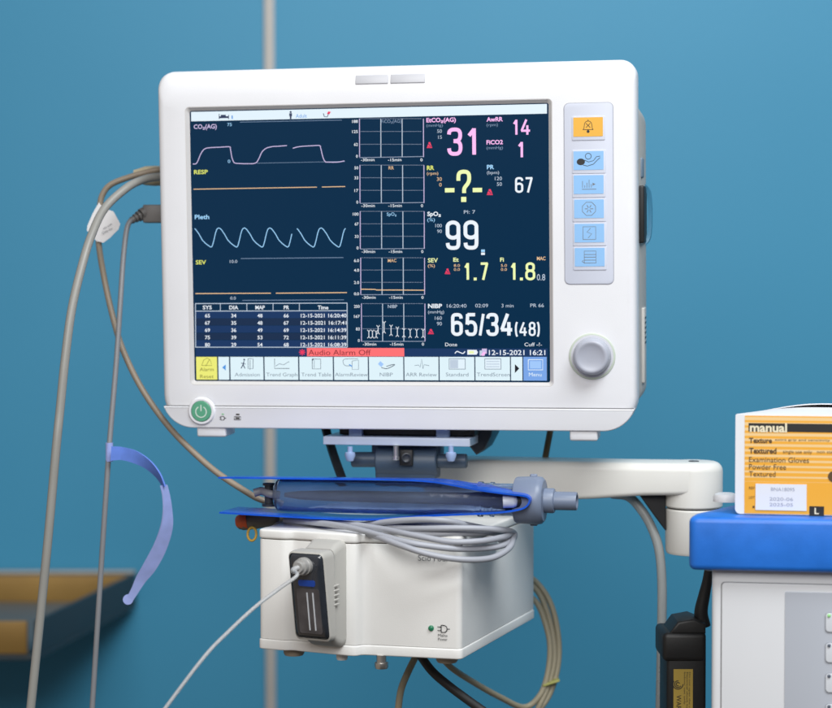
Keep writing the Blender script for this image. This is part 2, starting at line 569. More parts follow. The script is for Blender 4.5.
# order: find left-top to right-top along the bottom
ri = [p for p in band if p[0] > 0]; le = [p for p in band if p[0] <= 0]
def xa(v, side):
    cy = BB + .4 + 27.6
    return (BR - .4 - 27.6 + math.sqrt(27.6 ** 2 - (cy - v) ** 2)) if side > 0 else (BL + .4 + 27.6 - math.sqrt(27.6 ** 2 - (cy - v) ** 2))
ri = sorted(ri, key=lambda p: p[1]); le = sorted(le, key=lambda p: -p[1])
polyb = [(xa(vcut, -1), vcut)] + le + ri + [(xa(vcut, 1), vcut)]
mb = MB().use(WHITE)
mb.prism([Vector((u * mm, .010, v * mm)) for u, v in polyb], (0, -.0152, 0), .0011)
mb.build('lower_trim', mon)
mb = MB().use(mat('seam_grey', (.20, .20, .21), .7, var=0))
mb.box(((BL + BR) / 2 * mm, -.0026, (vcut + .45) * mm), ((BR - BL - 5) * mm, .0014, .0010))
mb.build('trim_seam', mon)
# alarm lamps on the top roll
LAMPM = mat('frosted_lamp_cover', (0.50, 0.505, 0.54), 0.35, var=.01)
for x0, x1 in ((356, 388.5), (391, 425.5)):
    (u0, v0), (u1, v1) = S(x0, 82.3 - (x0 - 356) * .02), S(x1, 72.0 - (x0 - 356) * .02)
    mb = MB().use(LAMPM)
    mb.box(((u0 + u1) / 2, -.00105, .1376), (u1 - u0, .0026, .0078), .0006, Matrix.Rotation(R(-12), 3, 'X'))
    mb.build('alarm_lamp', mon)
# feet tabs
for x0, x1, y0, y1 in ((198, 227, 427, 436), (570, 598, 429, 440)):
    (u0, _), (u1, _) = S(x0, y1), S(x1, y1)
    zz = S((x0 + x1) / 2, y1)[1]
    mb = MB().use(WHITE)
    mb.box(((u0 + u1) / 2, .0115, (zz + BB * mm) / 2 + .001), (u1 - u0, .030, BB * mm - zz + .003), .0018)
    mb.build('foot', mon)
# key panel
(u0, v0), (u1, v1) = S(565.5, 284), S(613, 103)
mb = MB().use(LAV)
mb.prism([Vector((u, -.0029, v)) for u, v in rrect(u0, u1, v0, v1, .004)], (0, -.0006, 0), .0002)
panel = mb.build('key_panel', mon)
mb = MB().use(mat('panel_edge', (.36, .37, .42), .5, var=0))
ro = rrect(u0 - .0006, u1 + .0006, v0 - .0006, v1 + .0006, .0045)
mb.prism([Vector((u, -.0029, v)) for u, v in ro], (0, -.0002, 0))
mb.build('panel_border', mon)
KY = mat('amber_key', (0.80, 0.42, 0.045), 0.45, var=.02)
KB = mat('sky_blue_key', (0.26, 0.50, 0.82), 0.45, var=.02)
def line(mb, p, q, w, y):
    p = Vector((p[0], y, p[1])); q = Vector((q[0], y, q[1]))
    d = (q - p)
    if d.length < 1e-7: return
    d.normalize(); n = Vector((-d.z, 0, d.x)) * w / 2
    mb.poly([p - n, q - n, q + n, p + n])
def pline(mb, pts, w, y):
    """Unbroken stroke along 2-D points."""
    vs = []
    n = len(pts)
    for i, p in enumerate(pts):
        a = pts[max(0, i - 1)]; b = pts[min(n - 1, i + 1)]
        d = Vector((b[0] - a[0], b[1] - a[1]))
        if d.length < 1e-9: d = Vector((1, 0))
        d.normalize()
        vs.append((mb.v((p[0] - d.y * w / 2 * -1 * -1, y, p[1] + d.x * w / 2)), mb.v((p[0] + d.y * w / 2, y, p[1] - d.x * w / 2))))
    for a, b in zip(vs, vs[1:]): mb.f([a[0], a[1], b[1], b[0]])
def circ(c, r, n=24, a0=0, a1=360): return [(c[0] + r * math.cos(R(a0 + (a1 - a0) * i / n)), c[1] + r * math.sin(R(a0 + (a1 - a0) * i / n))) for i in range(n + 1)]
keys = [(573.8, 118, 603.3, 136.5, 'bell'), (574, 151.7, 604, 169.8, 'cuff'), (574.2, 175.6, 604, 193.8, 'trend'),
        (574.6, 199.8, 604.3, 218, 'freeze'), (575, 224, 604.6, 242.2, 'print'), (575.2, 248, 605, 266.2, 'list')]
for x0, y0, x1, y1, ic in keys:
    (u0, v1), (u1, v0) = S(x0, y0), S(x1, y1)
    cu, cv = (u0 + u1) / 2, (v0 + v1) / 2
    mb = MB().use(LAV)
    mb.prism([Vector((u, -.0033, v)) for u, v in rrect(u0 - .0012, u1 + .0018, v0 - .0030, v1 + .0010, .001)], (0, -.0007, 0), .00025)
    mb.use(KY if ic == 'bell' else KB)
    mb.prism([Vector((u, -.0040, v)) for u, v in rrect(u0, u1, v0, v1, .0004)], (0, -.0002, 0))
    k = mb.build('key', mon)
    k['label'] = 'amber key with bell symbol' if ic == 'bell' else 'sky blue key with printed symbol'
    mb = MB().use(INK if ic in ('bell', 'cuff') else INKG)
    y = -.00428; w = .00045
    if ic == 'bell':
        pl_ = [(cu - .0042, cv - .0022), (cu - .0034, cv - .0012), (cu - .0030, cv + .0018)] + [(cu + .0030 * math.cos(R(a)), cv + .0018 + .0030 * math.sin(R(a))) for a in range(165, 0, -15)] + [(cu + .0030, cv + .0018), (cu + .0034, cv - .0012), (cu + .0042, cv - .0022)]
        pline(mb, pl_, w, y); line(mb, (cu - .0042, cv - .0022), (cu + .0042, cv - .0022), w, y)
        line(mb, (cu - .0018, cv - .0006), (cu + .0018, cv + .0030), w, y); line(mb, (cu - .0018, cv + .0030), (cu + .0018, cv - .0006), w, y)
        mb.poly([Vector((a, y, b)) for a, b in circ((cu, cv - .0037), .0012, 12)[:-1]])
        line(mb, (cu, cv + .0048), (cu, cv + .0060), w, y)
    elif ic == 'cuff':
        mb.poly([Vector((a, y, b)) for a, b in [(cu - .0078 + .0034 * math.cos(R(t)) + .0015, cv - .0010 + .0027 * math.sin(R(t))) for t in range(0, 360, 20)]])
        pline(mb, [(cu - .0045, cv - .0036), (cu - .001, cv - .0045), (cu + .004, cv - .0030), (cu + .0075, cv + .0005), (cu + .0095, cv + .0022)], w, y)
        pline(mb, [(cu - .0034, cv + .0004), (cu, cv - .0012), (cu + .004, cv - .0002), (cu + .0065, cv + .0030), (cu + .0095, cv + .0034)], w, y)
        pline(mb, circ((cu - .0002, cv + .0035), .0024), w, y)
    elif ic == 'trend':
        line(mb, (cu - .0055, cv - .0038), (cu + .0062, cv - .0038), w, y)
        for i, h in enumerate((.0055, .002, .004, .0065, .003)):
            line(mb, (cu - .0050 + i * .0018, cv - .0026), (cu - .0050 + i * .0018, cv - .0026 + h), w, y)
        mb.poly([Vector((cu + .0032, y, cv + .0014)), Vector((cu + .0032, y, cv - .001)), Vector((cu + .0056, y, cv + .0002))])
    elif ic == 'freeze':
        pline(mb, circ((cu, cv), .0058, 8, 22.5, 382.5), w, y)
        for a in range(0, 360, 60): line(mb, (cu + .001 * math.cos(R(a)), cv + .001 * math.sin(R(a))), (cu + .0034 * math.cos(R(a)), cv + .0034 * math.sin(R(a))), w * 1.3, y)
    elif ic == 'print':
        pline(mb, [(cu - .0052, cv - .0052), (cu + .0052, cv - .0052), (cu + .0052, cv + .0052), (cu - .0052, cv + .0052), (cu - .0052, cv - .0052)], w, y)
        pline(mb, [(cu + .001, cv + .004), (cu - .002, cv + .0008), (cu + .002, cv - .0006), (cu - .001, cv - .004)], w, y)
    else:
        pline(mb, [(cu - .0044, cv - .0048), (cu + .0052, cv - .0048), (cu + .0052, cv + .0050), (cu - .0044, cv + .0050), (cu - .0044, cv - .0048)], w, y)
        for dz in (.0022, 0, -.0024): line(mb, (cu - .0044, cv + dz), (cu + .0052, cv + dz), w, y)
        pline(mb, [(cu - .0044, cv - .0048), (cu - .0062, cv - .0034), (cu - .0050, cv - .0024)], w, y)
    mb.build('key_symbol', k)
# rotary knob
ku, kv = S(592.5, 356)
kc = Vector((ku, -.003, kv))
mb = MB().use(mat('knob_ring', (.52, .58, .50), .4, var=.02))
mb.lathe(kc, (0, -1, 0), [(-.001, .0192), (.0006, .0192), (.0010, .0186), (.0010, .0178)], 48)
ring = mb.build('knob_ring', mon)
mb = MB().use(mat('knob_well', (.60, .61, .66), .4, var=.02))
mb.lathe(kc, (0, -1, 0), [(.0008, .0176), (.0013, .0174), (.0013, .0100)], 48)
mb.build('knob_well', mon)
mb = MB().use(KNOBM)
mb.lathe(kc, (0, -1, 0), [(.001, .0158), (.003, .0157), (.0080, .0146), (.0100, .0142), (.0112, .0132), (.0115, .0118), (.0110, .0104), (.0103, .0078), (.0100, .0040), (.0099, .0001)], 48)
mb.build('rotary_knob', mon, sharp=60)
# power button
pu, pv = S(203.5, 410.5)
pc = Vector((pu, -.0045, pv))
mb = MB().use(WHITE)
mb.lathe(pc, (0, -1, 0), [(0, .0122), (.0016, .0118), (.0024, .0108), (.0024, .0092), (.0012, .0090)], 40)
mb.build('button_surround', mon)
mb = MB().use(mat('green_button', (.10, .36, .22), .42, var=.03))
mb.lathe(pc, (0, -1, 0), [(0, .0089), (.0022, .0089), (.0027, .0083), (.0028, .0002)], 40)
pb = mb.build('power_button', mon)
mb = MB().use(mat('button_print', (.62, .74, .66), .5, var=0))
pline(mb, circ((pu, pv - .0004), .0047, 28, 118, 422), .0009, -.00745)
line(mb, (pu, pv + .0002), (pu, pv + .0056), .0010, -.00745)
mb.build('power_symbol', pb)
mb = MB().use(INK)
a = S(224.5, 417.5); y = -.0054
pline(mb, [(a[0] + .0016 * math.cos(R(t)), a[1] + .0016 * math.sin(R(t))) for t in range(-90, 100, 15)] + [(a[0] - .0016, a[1] + .0016), (a[0] - .0016, a[1] - .0016), (a[0], a[1] - .0016)], .0006, y)
line(mb, (a[0] - .003, a[1] + .0008), (a[0] - .0016, a[1] + .0008), .0005, y); line(mb, (a[0] - .003, a[1] - .0008), (a[0] - .0016, a[1] - .0008), .0005, y)
line(mb, (a[0] + .0016, a[1]), (a[0] + .003, a[1]), .0005, y)
b = S(239.2, 417.5)
pline(mb, [(b[0] - .0028, b[1] - .0013), (b[0] + .0028, b[1] - .0013), (b[0] + .0028, b[1] + .0013), (b[0] - .0028, b[1] + .0013), (b[0] - .0028, b[1] - .0013)], .0006, y)
line(mb, (b[0] - .0018, b[1]), (b[0] + .0018, b[1]), .0012, y)
b2 = S(239.4, 413.8); line(mb, (b2[0] - .0016, b2[1]), (b2[0] + .0016, b2[1]), .0012, y)
mb.use(mat('green_led', (.1, .5, .15), .4, var=0))
a2 = S(224.5, 413.5); line(mb, (a2[0] - .0010, a2[1]), (a2[0] + .0010, a2[1]), .0008, y)
mb.build('status_marks', mon)
# right side: handle slot, vent, latch
RX = BR * mm
mb = MB().use(DARK)
zz0, zz1 = S(640, 243, .05)[1], S(640, 186, .05)[1]
mb.box((RX + .0016, .054, (zz0 + zz1) / 2), (.0052, .040, zz1 - zz0), .0015)
mb.build('handle_slot', mon)
mb = MB().use(mat('blue_handle', (.045, .20, .33), .35, var=.03))
hp = [Vector((RX + .001, .072, zz1 + .002)), Vector((RX + .0058, .074, zz1 - .005)), Vector((RX + .0070, .075, (zz0 + zz1) / 2)), Vector((RX + .0058, .074, zz0 + .005)), Vector((RX + .001, .072, zz0 - .002))]
mb.ribbon(hp, [Vector((0, .016, 0))] * 5, .0032, 8)
mb.build('side_handle', mon)
z2, z3 = S(642, 178, .05)[1], S(642, 158, .05)[1]
mb = MB().use(mat('blue_grey_catch', (.14, .20, .27), .4, var=.03))
mb.box((RX + .0008, .052, (z2 + z3) / 2), (.0036, .022, z3 - z2), .0012)
mb.build('side_catch', mon)
mb = MB().use(GREYP)
z4, z5 = S(645, 345, .05)[1], S(645, 310, .05)[1]
mb.box((RX + .0014, .058, (z4 + z5) / 2 - .015), (.0044, .026, z5 - z4 + .034), .001)
mb.use(DARKM)
for i in range(6): mb.box((RX + .0037, .056, z4 + .002 + i * .0042), (.0008, .014, .0014))
mb.build('side_cover', mon)

# ---- screen
mb = MB()
def screen_material():
    m = bpy.data.materials.new('lit_navy_screen'); m.use_nodes = True
    p = m.node_tree.nodes['Principled BSDF']
    p.inputs['Base Color'].default_value = (.001, .001, .001, 1)
    p.inputs['Roughness'].default_value = .16
    p.inputs['Specular IOR Level'].default_value = .30
    p.inputs['Emission Color'].default_value = lin(0, 45, 76)
    p.inputs['Emission Strength'].default_value = .95
    return m
mb.use(screen_material())
mb.box((0, .0015, 0), (.3062, .003, .2302))
scr = mb.build('screen', mon)
def lay(i): return -.00018 * i - .0001
G = {}
for n_, c_ in dict(white=(236, 244, 252), pale=(190, 205, 222), dim=(120, 145, 175), pink=(255, 190, 246), yellow=(238, 250, 178), yel2=(225, 235, 110), sky=(160, 215, 255),
                   red=(240, 55, 95), orange=(235, 195, 150), lilac=(205, 190, 230), grid=(150, 165, 190), navy=(0, 48, 96), row=(0, 38, 74), banner=(255, 112, 116), bannert=(130, 35, 45),
                   bar=(226, 242, 252), btn=(222, 242, 250), btnt=(125, 140, 155), btnl=(60, 75, 95), ylw=(236, 236, 120), ylt=(120, 115, 50), menu=(120, 165, 232), menuf=(160, 200, 250), black=(14, 20, 34), bluei=(80, 150, 225), icon=(40, 55, 90)).items():
    G[n_] = glow('display_' + n_, c_)
def cub(pts, k=5): return [(p.x, p.y) for p in smooth_path([Vector((a, b, 0)) for a, b in pts], k)]
def stad(y0, y1, rx=.5, ry=.17, cx=.5):
    o = []
    for c0, c1, a0 in ((cx + rx, y1, 0), (cx - rx, y1, 90), (cx - rx, y0, 180), (cx + rx, y0, 270)):
        ccx = cx; ccy = y1 - ry if a0 < 180 else y0 + ry
        for i in range(9):
            t = R(a0 + 90 * i / 8); o.append((ccx + rx * math.cos(t), ccy + ry * math.sin(t)))
    return o + [o[0], o[1]]
TAIL = [(1, .75), (1, .45), (1, .2)] + cub([(1, .2), (.96, .09), (.82, .02), (.5, 0), (.2, .02), (.04, .09), (0, .2)])
STROKES = {
    '0': [stad(0, 1)], '1': [[(.0, .74), (.86, 1.0)], [(.86, 1.04), (.86, -.04)]],
    '3': [cub([(0, .80), (.05, .92), (.22, .985), (.5, 1), (.8, .975), (.95, .88), (.98, .76), (.93, .63), (.76, .545), (.40, .525)]), cub([(.40, .525), (.78, .50), (.96, .40), (1, .26), (.95, .11), (.78, .02), (.5, 0), (.2, .02), (.04, .11), (0, .23)])],
    '4': [[(.74, .62), (.74, -.06)], [(.62, 1.04), (.0, .23)], [(-.06, .23), (1.08, .23)]],
    '5': [[(.96, 1), (.10, 1)], [(.12, 1.03), (.06, .50)], cub([(.05, .52), (.25, .60), (.5, .625), (.8, .58), (.97, .45), (1, .3), (.95, .12), (.78, .02), (.5, 0), (.2, .02), (.04, .11), (0, .22)])],
    '6': [stad(0, .60), [(1 - u, 1 - v) for u, v in TAIL]], '7': [[(-.04, 1), (1.06, 1)], [(.96, 1.03), (.32, -.05)]],
    '8': [stad(.54, 1, .45, .16), stad(0, .54, .5, .18)], '9': [stad(.40, 1), TAIL],
    '?': [[(0, .68), (0, .80)] + cub([(0, .80), (.04, .91), (.2, .98), (.5, 1), (.8, .98), (.96, .91), (1, .80), (.98, .68), (.85, .57), (.66, .48), (.55, .41), (.52, .33), (.52, .24)])],
    '/': [[(0, -.04), (1, 1.02)]], '(': [cub([(1, 1.06), (.3, .85), (0, .5), (.3, .12), (1, -.12)])], ')': [cub([(0, 1.06), (.7, .85), (1, .5), (.7, .12), (0, -.12)])]}
class Scr:
    def __init__(s): s.m = MB()
    def text(s, body, x0, yb, x1, cap, col, bold=0.012, layer=3):
        s.m.use(G[col])
        a = S(x0, yb); b = S(x1, yb)
        put_text(s.m, body, Vector((a[0], lay(layer), a[1])), Vector((1, 0, 0)), Vector((0, 0, 1)), b[0] - a[0], cap * .00083, bold)
    def digit(s, ch, x0, yb, x1, cap, col, w):
        """Narrow upright numeral drawn with an even stroke."""
        s.m.use(G[col])
        a = S(x0, yb); b = S(x1, yb); k = .00083; ww = w * k
        ox, oz, sw, sh = a[0] + ww / 2, a[1] + ww / 2, b[0] - a[0] - ww, cap * k - ww
        for pts in STROKES[ch]:
            q = [(ox + u * sw, oz + v * sh) for u, v in pts]
            pline(s.m, q, ww, lay(3))
    def dot(s, x0, yb, x1, h, col): s.rect(x0, yb - h, x1, yb, col, 3)
    def rect(s, x0, y0, x1, y1, col, layer=1):
        s.m.use(G[col])
        (a, b), (c, d) = S(x0, y0), S(x1, y1)
        s.m.poly([Vector((a, lay(layer), d)), Vector((c, lay(layer), d)), Vector((c, lay(layer), b)), Vector((a, lay(layer), b))])
    def line(s, x0, y0, x1, y1, col, w=.7, layer=2):
        s.m.use(G[col]); line(s.m, S(x0, y0), S(x1, y1), w * .00083, lay(layer))
    def hline(s, x0, x1, y, col, w=.7, layer=2):
        """Level in the screen's own plane."""
        s.m.use(G[col]); p = S((x0 + x1) / 2, y)[1]; line(s.m, (S(x0, y)[0], p), (S(x1, y)[0], p), w * .00083, lay(layer))
    def dash(s, x0, x1, y, col, w=.5, layer=2):
        n = int((x1 - x0) / 1.6)
        for i in range(n): s.hline(x0 + i * 1.6, x0 + i * 1.6 + .9, y, col, w, layer)
    def path(s, pts, col, w=.8, layer=3):
        s.m.use(G[col]); pline(s.m, [S(*p) for p in pts], w * .00083, lay(layer))
    def poly(s, pts, col, layer=3):
        s.m.use(G[col]); s.m.poly([Vector((S(*p)[0], lay(layer), S(*p)[1])) for p in pts])
    def bell(s, x0, y0, x1, y1):
        cx = (x0 + x1) / 2
        s.poly([(x0, y1 - 1), (x0 + 1, y0 + 2), (cx - .8, y0), (cx + .8, y0), (x1 - 1, y0 + 2), (x1, y1 - 1)], 'red')
        s.line(x0 - .3, y1 - .3, x1 + .3, y1 - .3, 'red', .8, 3); s.line(x0 + 1, y0 + 1.5, x1 - 1, y1 - 1.5, 'navy', .7, 4)
    def done(s, name, label=None):
        o = s.m.build(name, scr)
        if label: o['label'] = label
        return o
def cubic(pts, k=6):
    return [(p.x, p.y) for p in smooth_path([Vector((a, b, 0)) for a, b in pts], k)]

s = Scr()
(a, b), (c, d) = S(191.6, 111.8), S(546.8, 113.5)
s.m.use(G['bar'])
tl, tr = S(191.4, 112.4), S(546.8, 104.9)
hb = .0079
topv = .1143
s.m.poly([Vector((-.1518, lay(1), topv - hb)), Vector((.1518, lay(1), topv - hb)), Vector((.1518, lay(1), topv)), Vector((-.1518, lay(1), topv))])
s.rect(219, 116.5, 229, 118.2, 'icon', 3); s.rect(219, 114, 219.8, 119.2, 'icon', 3); s.rect(228.4, 115, 229.2, 119.2, 'icon', 3); s.rect(221, 115, 226, 116.4, 'icon', 3)
s.text('1', 231.8, 119, 233, 3.6, 'bluei')
s.poly([(289.6, 112.2), (290.4, 111.2), (291.4, 111.2), (292, 112.2), (291.4, 113.2), (290.4, 113.2)], 'icon'); s.rect(289.4, 113.4, 292.2, 116.4, 'icon', 3); s.rect(290, 116.4, 291.7, 119.2, 'icon', 3)
s.text('Adult', 296, 118, 307, 4, 'bluei', 0)
s.path([(323.5, 113.5), (324.5, 116.8), (327.5, 117), (329, 113)], 'icon', .8); s.poly([(327, 114), (328.5, 111.5), (331, 112), (329.5, 114.5)], 'red')
s.done('status_bar')

def trace(name, title, tcol, tx0, tx1, ty, cap, extra):
    s = Scr(); s.text(title, tx0, ty, tx1, cap, tcol, .02); extra(s); s.done(name)
def ex(s):
    s.path(cubic([(193, 164.2), (197, 163), (201, 154), (204.7, 149.2), (210, 147.8), (220, 147.3), (229.6, 146.9), (230.6, 149), (232, 157), (234, 162.2), (237, 163.4), (246.6, 163.8), (255.5, 163.2), (259, 158.8), (262, 152.4), (266, 148.6), (272, 146.8), (279, 146.3), (287, 145.7)]), 'lilac', .85)
    s.path(cubic([(293, 148.4), (297, 147.2), (302.6, 146.4), (312, 145.9), (319.6, 145.7), (320.8, 148), (323, 157), (325.2, 161.6), (328, 162.2), (338, 162.2), (344.5, 161)]), 'lilac', .85)
    s.line(257, 163.3, 345, 161.6, 'dim', .4); s.line(240, 122.3, 342, 120.2, 'dim', .5)
    s.text('75', 227.5, 126.3, 232, 3.4, 'sky', 0); s.text('0', 228, 163, 230.5, 3.4, 'sky', 0)
trace('waveform', 'CO\u2082(AG)', 'lilac', 194, 217, 129, 4.6, ex)
trace('waveform', 'RESP', 'yel2', 194.2, 208, 174.2, 4.3, lambda s: (s.line(193.6, 189.3, 317, 187.2, 'orange', .8), s.line(322, 187.1, 345.3, 186.6, 'orange', .8)))
def ex(s):
    def seg(x0, x1, ph):
        pts = []
        x = x0
        T = 25.5
        while x <= x1 + .01:
            t = ((x - x0) / T + ph) % 1.0
            base = [(0, 228.2), (.05, 228.0), (.12, 229.4), (.25, 234.0), (.38, 240.0), (.5, 243.2), (.62, 245.6), (.72, 247.2), (.77, 246.4), (.83, 241), (.90, 233), (.95, 229.4), (1, 228.2)]
            for (a, b), (c, d) in zip(base, base[1:]):
                if a <= t <= c:
                    yv = b + (d - b) * (t - a) / (c - a); break
            pts.append((x, yv)); x += .6
        s.path(pts, 'sky', .85)
    seg(194.8, 292.2, .08); seg(297, 345.6, .08)
trace('waveform', 'Pleth', 'sky', 195, 209.5, 219.2, 4.6, ex)
def ex(s):
    s.line(195.5, 293.6, 271, 293.2, 'orange', .9); s.line(276, 293.2, 347, 292.6, 'orange', .9)
    s.text('10.0', 230, 263, 237.5, 3.2, 'pale', 0); s.text('0.0', 230.5, 299.6, 236, 3.2, 'pale', 0)
    s.line(241, 258.6, 343.5, 257.6, 'dim', .6); s.line(242.5, 300.4, 344, 299.8, 'dim', .6)
trace('waveform', 'SEV', 'yel2', 196, 206.3, 264.3, 4.3, ex)

# table
s = Scr()
for i, yr in enumerate((311.2, 318.4, 325.7, 333, 340.2)):
    s.rect(196, yr, 346.8, yr + 6.8, 'row' if i % 2 else 'navy', 1)
for y in (303.3, 310.9, 347.2): s.hline(195.4, 347.4, y, 'pale', .8)
for x in (195.6, 347.2): s.line(x, 303.2, x + .2, 347.2, 'pale', .8)
for x in (220.5, 247, 273.2, 299.5): s.line(x, 303.2, x, 310.9, 'pale', .7)
for t, x0, x1 in (('SYS', 203, 212), ('DIA', 229.5, 238.5), ('MAP', 255.6, 265), ('PR', 284, 289.3), ('Time', 318, 328.5)): s.text(t, x0, 309.3, x1, 4.0, 'white', .02)
rows = [('65', '34', '48', '66', '16:20:40'), ('67', '35', '48', '67', '16:17:41'), ('69', '36', '49', '69', '16:14:39'), ('75', '39', '53', '72', '16:11:39'), ('80', '29', '54', '68', '16:08:39')]
for i, r in enumerate(rows):
    yb = 317.4 + 7.25 * i
    for t, cx in zip(r[:4], (207.7, 234, 260.2, 286.4)): s.text(t, cx - 2.5, yb, cx + 2.5, 3.8, 'white', .015)
    s.text('12-15-2021 ' + r[4], 301, yb, 346.6, 3.9, 'white', .012)
s.done('vitals_table')

# small trend graphs
def graph(x0, x1, top, bot, labs, title, tx0, tx1, tcol, extra=None):
    s = Scr()
    for i in range(4): s.line(x0 + (x1 - x0) * i / 3, top, x0 + (x1 - x0) * i / 3 + .1, bot, 'lilac' if i in (0, 3) else 'pale', .8)
    for i in range(3): s.dash(x0, x1, top + (bot - top) * i / 3, 'grid', .5)
    s.hline(x0, x1, bot, 'grid', .6)
    for i, l in enumerate(labs):
        w = 1.9 * len(l) if '.' not in l else 5
        yy = top + (bot - top) * i / 3 + (4.2 if i == 0 else 1.6 if i < 3 else .6)
        s.text(l, x0 - 1.6 - w, yy, x0 - 1.6, 3.0, 'white', .01)
    s.text('-30min', x0 + 1.5, bot + 4.2, x0 + 15, 3.0, 'white', .006); s.text('-15min', x0 + 28.5, bot + 4.2, x0 + 42, 3.0, 'white', .006); s.text('0', x1 - 3, bot + 4.2, x1 - .8, 3.0, 'white', .006)
    s.text(title, tx0, top + 4.4, tx1, 3.4, tcol, .004)
    if extra: extra(s)
    s.done('trend_graph')
graph(359.6, 423.5, 118.8, 157.2, ('188', '125', '62', '0'), 'FiCO\u2082(AG)', 381.6, 401.4, 'dim')
graph(360, 424, 165.2, 203, ('50', '33', '17', '0'), 'RR', 388.8, 394, 'orange')
graph(360.3, 424.3, 211.4, 248.8, ('100', '67', '33', '0'), 'SpO\u2082', 387, 396.5, 'sky')
graph(360.8, 424.6, 257.8, 294.6, ('6.0', '4.0', '2.0', '0.0'), 'MAC', 388, 396.6, 'orange', lambda s: s.path([(361, 289.2), (375.5, 289.4), (376.5, 290), (396, 290), (424.4, 290.2)], 'orange', .9))
def marks(s):
    for x, a, b in ((369, 330, 338), (372.6, 330, 338), (376.3, 330.5, 338), (378.3, 325.5, 334), (384.3, 321.5, 333), (391.2, 325, 335.5), (397.5, 327, 336.5), (404, 328.5, 337), (410.3, 329, 337.5), (416.8, 329, 337.5), (423.2, 329, 337.5)):
        s.line(x, a + 1.4, x, b - 1.4, 'white', .7, 3)
        for sx_ in (-1.5, 1.5): s.line(x, a + 1.6, x + sx_, a - .2, 'white', .6, 3); s.line(x, b - 1.6, x + sx_, b + .2, 'white', .6, 3)
graph(361.5, 425, 303.6, 341.3, ('250', '167', '83', '0'), 'NIBP', 388, 397.4, 'pale', marks)

# numeric blocks
def block(items, bells=(), extra=None):
    s = Scr()
    for it in items: s.text(*it)
    for b in bells: s.bell(*b)
    if extra: extra(s)
    s.done('numeric_readout')
SM = 3.2
block([('EtCO\u2082(AG)', 426.5, 122.4, 456, 4.3, 'pink', .03), ('(mmHg)', 426.5, 127, 443, 3, 'dim', 0), ('50', 437.3, 133, 442, 3.6, 'pale', 0), ('15', 438.3, 139, 442, 3.6, 'pale', 0),
       ], [(427.2, 142.3, 432, 148)], lambda s: (s.digit('3', 447.4, 156, 462.6, 28, 'pink', 3.8), s.digit('1', 467.4, 155.8, 477, 28, 'pink', 3.8)))
block([('AwRR', 486.6, 121.6, 503, 4.3, 'pink', .03), ('(rpm)', 486.6, 126.4, 498, 3, 'dim', 0)], (), lambda s: (s.digit('1', 513, 135.4, 518, 15.8, 'pink', 2.2), s.digit('4', 520.6, 135.2, 530.6, 15.8, 'pink', 2.2)))
block([('FiCO2', 486.6, 144.5, 503, 4.3, 'pink', .03), ('(mmHg)', 486.6, 149.4, 503, 3, 'dim', 0)], (), lambda s: s.digit('1', 518, 158.1, 523.6, 16.4, 'pink', 2.4))
block([('RR', 427, 170, 434.3, 4.3, 'yel2', .03), ('(rpm)', 427, 175, 438.4, 3.2, 'orange', 0), ('30', 437, 181, 442, 3.8, 'orange', 0), ('0', 439.3, 186.6, 441.8, 3.8, 'orange', 0),
       ], (), lambda s: (s.digit('?', 456.8, 202, 471.4, 32, 'yellow', 3.9), s.dot(461.2, 202, 466.4, 5, 'yellow'), s.rect(445, 188.2, 454.6, 192.4, 'yellow', 3), s.rect(472.8, 188, 482.2, 192.2, 'yellow', 3)))
block([('PR', 487, 169.2, 494.2, 4.3, 'sky', .03), ('(bpm)', 487, 174.2, 499.2, 3.2, 'pale', 0), ('120', 495, 180.4, 502, 3.8, 'pale', 0), ('50', 497, 186, 502, 3.8, 'pale', 0),
       ], [(487.2, 189.2, 492.6, 195)], lambda s: (s.digit('6', 515.2, 193, 523.4, 15.6, 'white', 2.1), s.digit('7', 525, 193, 533.2, 15.6, 'white', 2.1)))
block([('SpO\u2082', 427.4, 216, 441, 4.3, 'white', .03), ('PI: 7', 464, 213.8, 475.4, 3.6, 'pale', 0), ('(%)', 427.4, 221.4, 435, 3.4, 'sky', 0), ('100', 435.5, 227.4, 442, 3.6, 'pale', 0), ('90', 437.3, 233, 442, 3.6, 'pale', 0),
       ], (), lambda s: (s.digit('9', 446, 250, 460.6, 29.4, 'white', 3.8), s.digit('9', 463.8, 249.8, 478.6, 29.4, 'white', 3.8), s.rect(481.2, 249.6, 485, 252, 'sky', 3), s.rect(481.2, 252.6, 485, 255, 'white', 3)))
block([('SEV', 428, 262.4, 438, 4.3, 'yellow', .02), ('(%)', 428, 267.2, 435, 3.2, 'orange', 0), ('Et', 453.4, 261.6, 458.8, 4, 'yellow', .03), ('8.0', 454, 266.8, 460, 2.8, 'orange', 0), ('0.0', 454, 270.8, 460, 2.8, 'orange', 0),
       ], [(445.2, 268.6, 450, 274)], lambda s: (s.digit('1', 464.4, 280.4, 469.6, 18, 'yellow', 2.5), s.dot(473.8, 280.4, 476.8, 2.8, 'yellow'), s.digit('7', 480, 280.4, 488.8, 18, 'yellow', 2.5)))
block([('Fi', 500.2, 261.6, 504, 4, 'yellow', .03), ('5.0', 501, 266.8, 507, 2.8, 'orange', 0), ('0.0', 501, 270.8, 507, 2.8, 'orange', 0), ('0.8', 537, 280.4, 545.3, 6.6, 'pale', 0), ('MAC', 537, 260.2, 545.6, 3.6, 'orange', .02)],
      (), lambda s: (s.digit('1', 510.8, 280.4, 516, 18, 'yellow', 2.5), s.dot(520, 280.4, 523, 2.8, 'yellow'), s.digit('8', 525.4, 280.4, 535.4, 18, 'yellow', 2.5)))
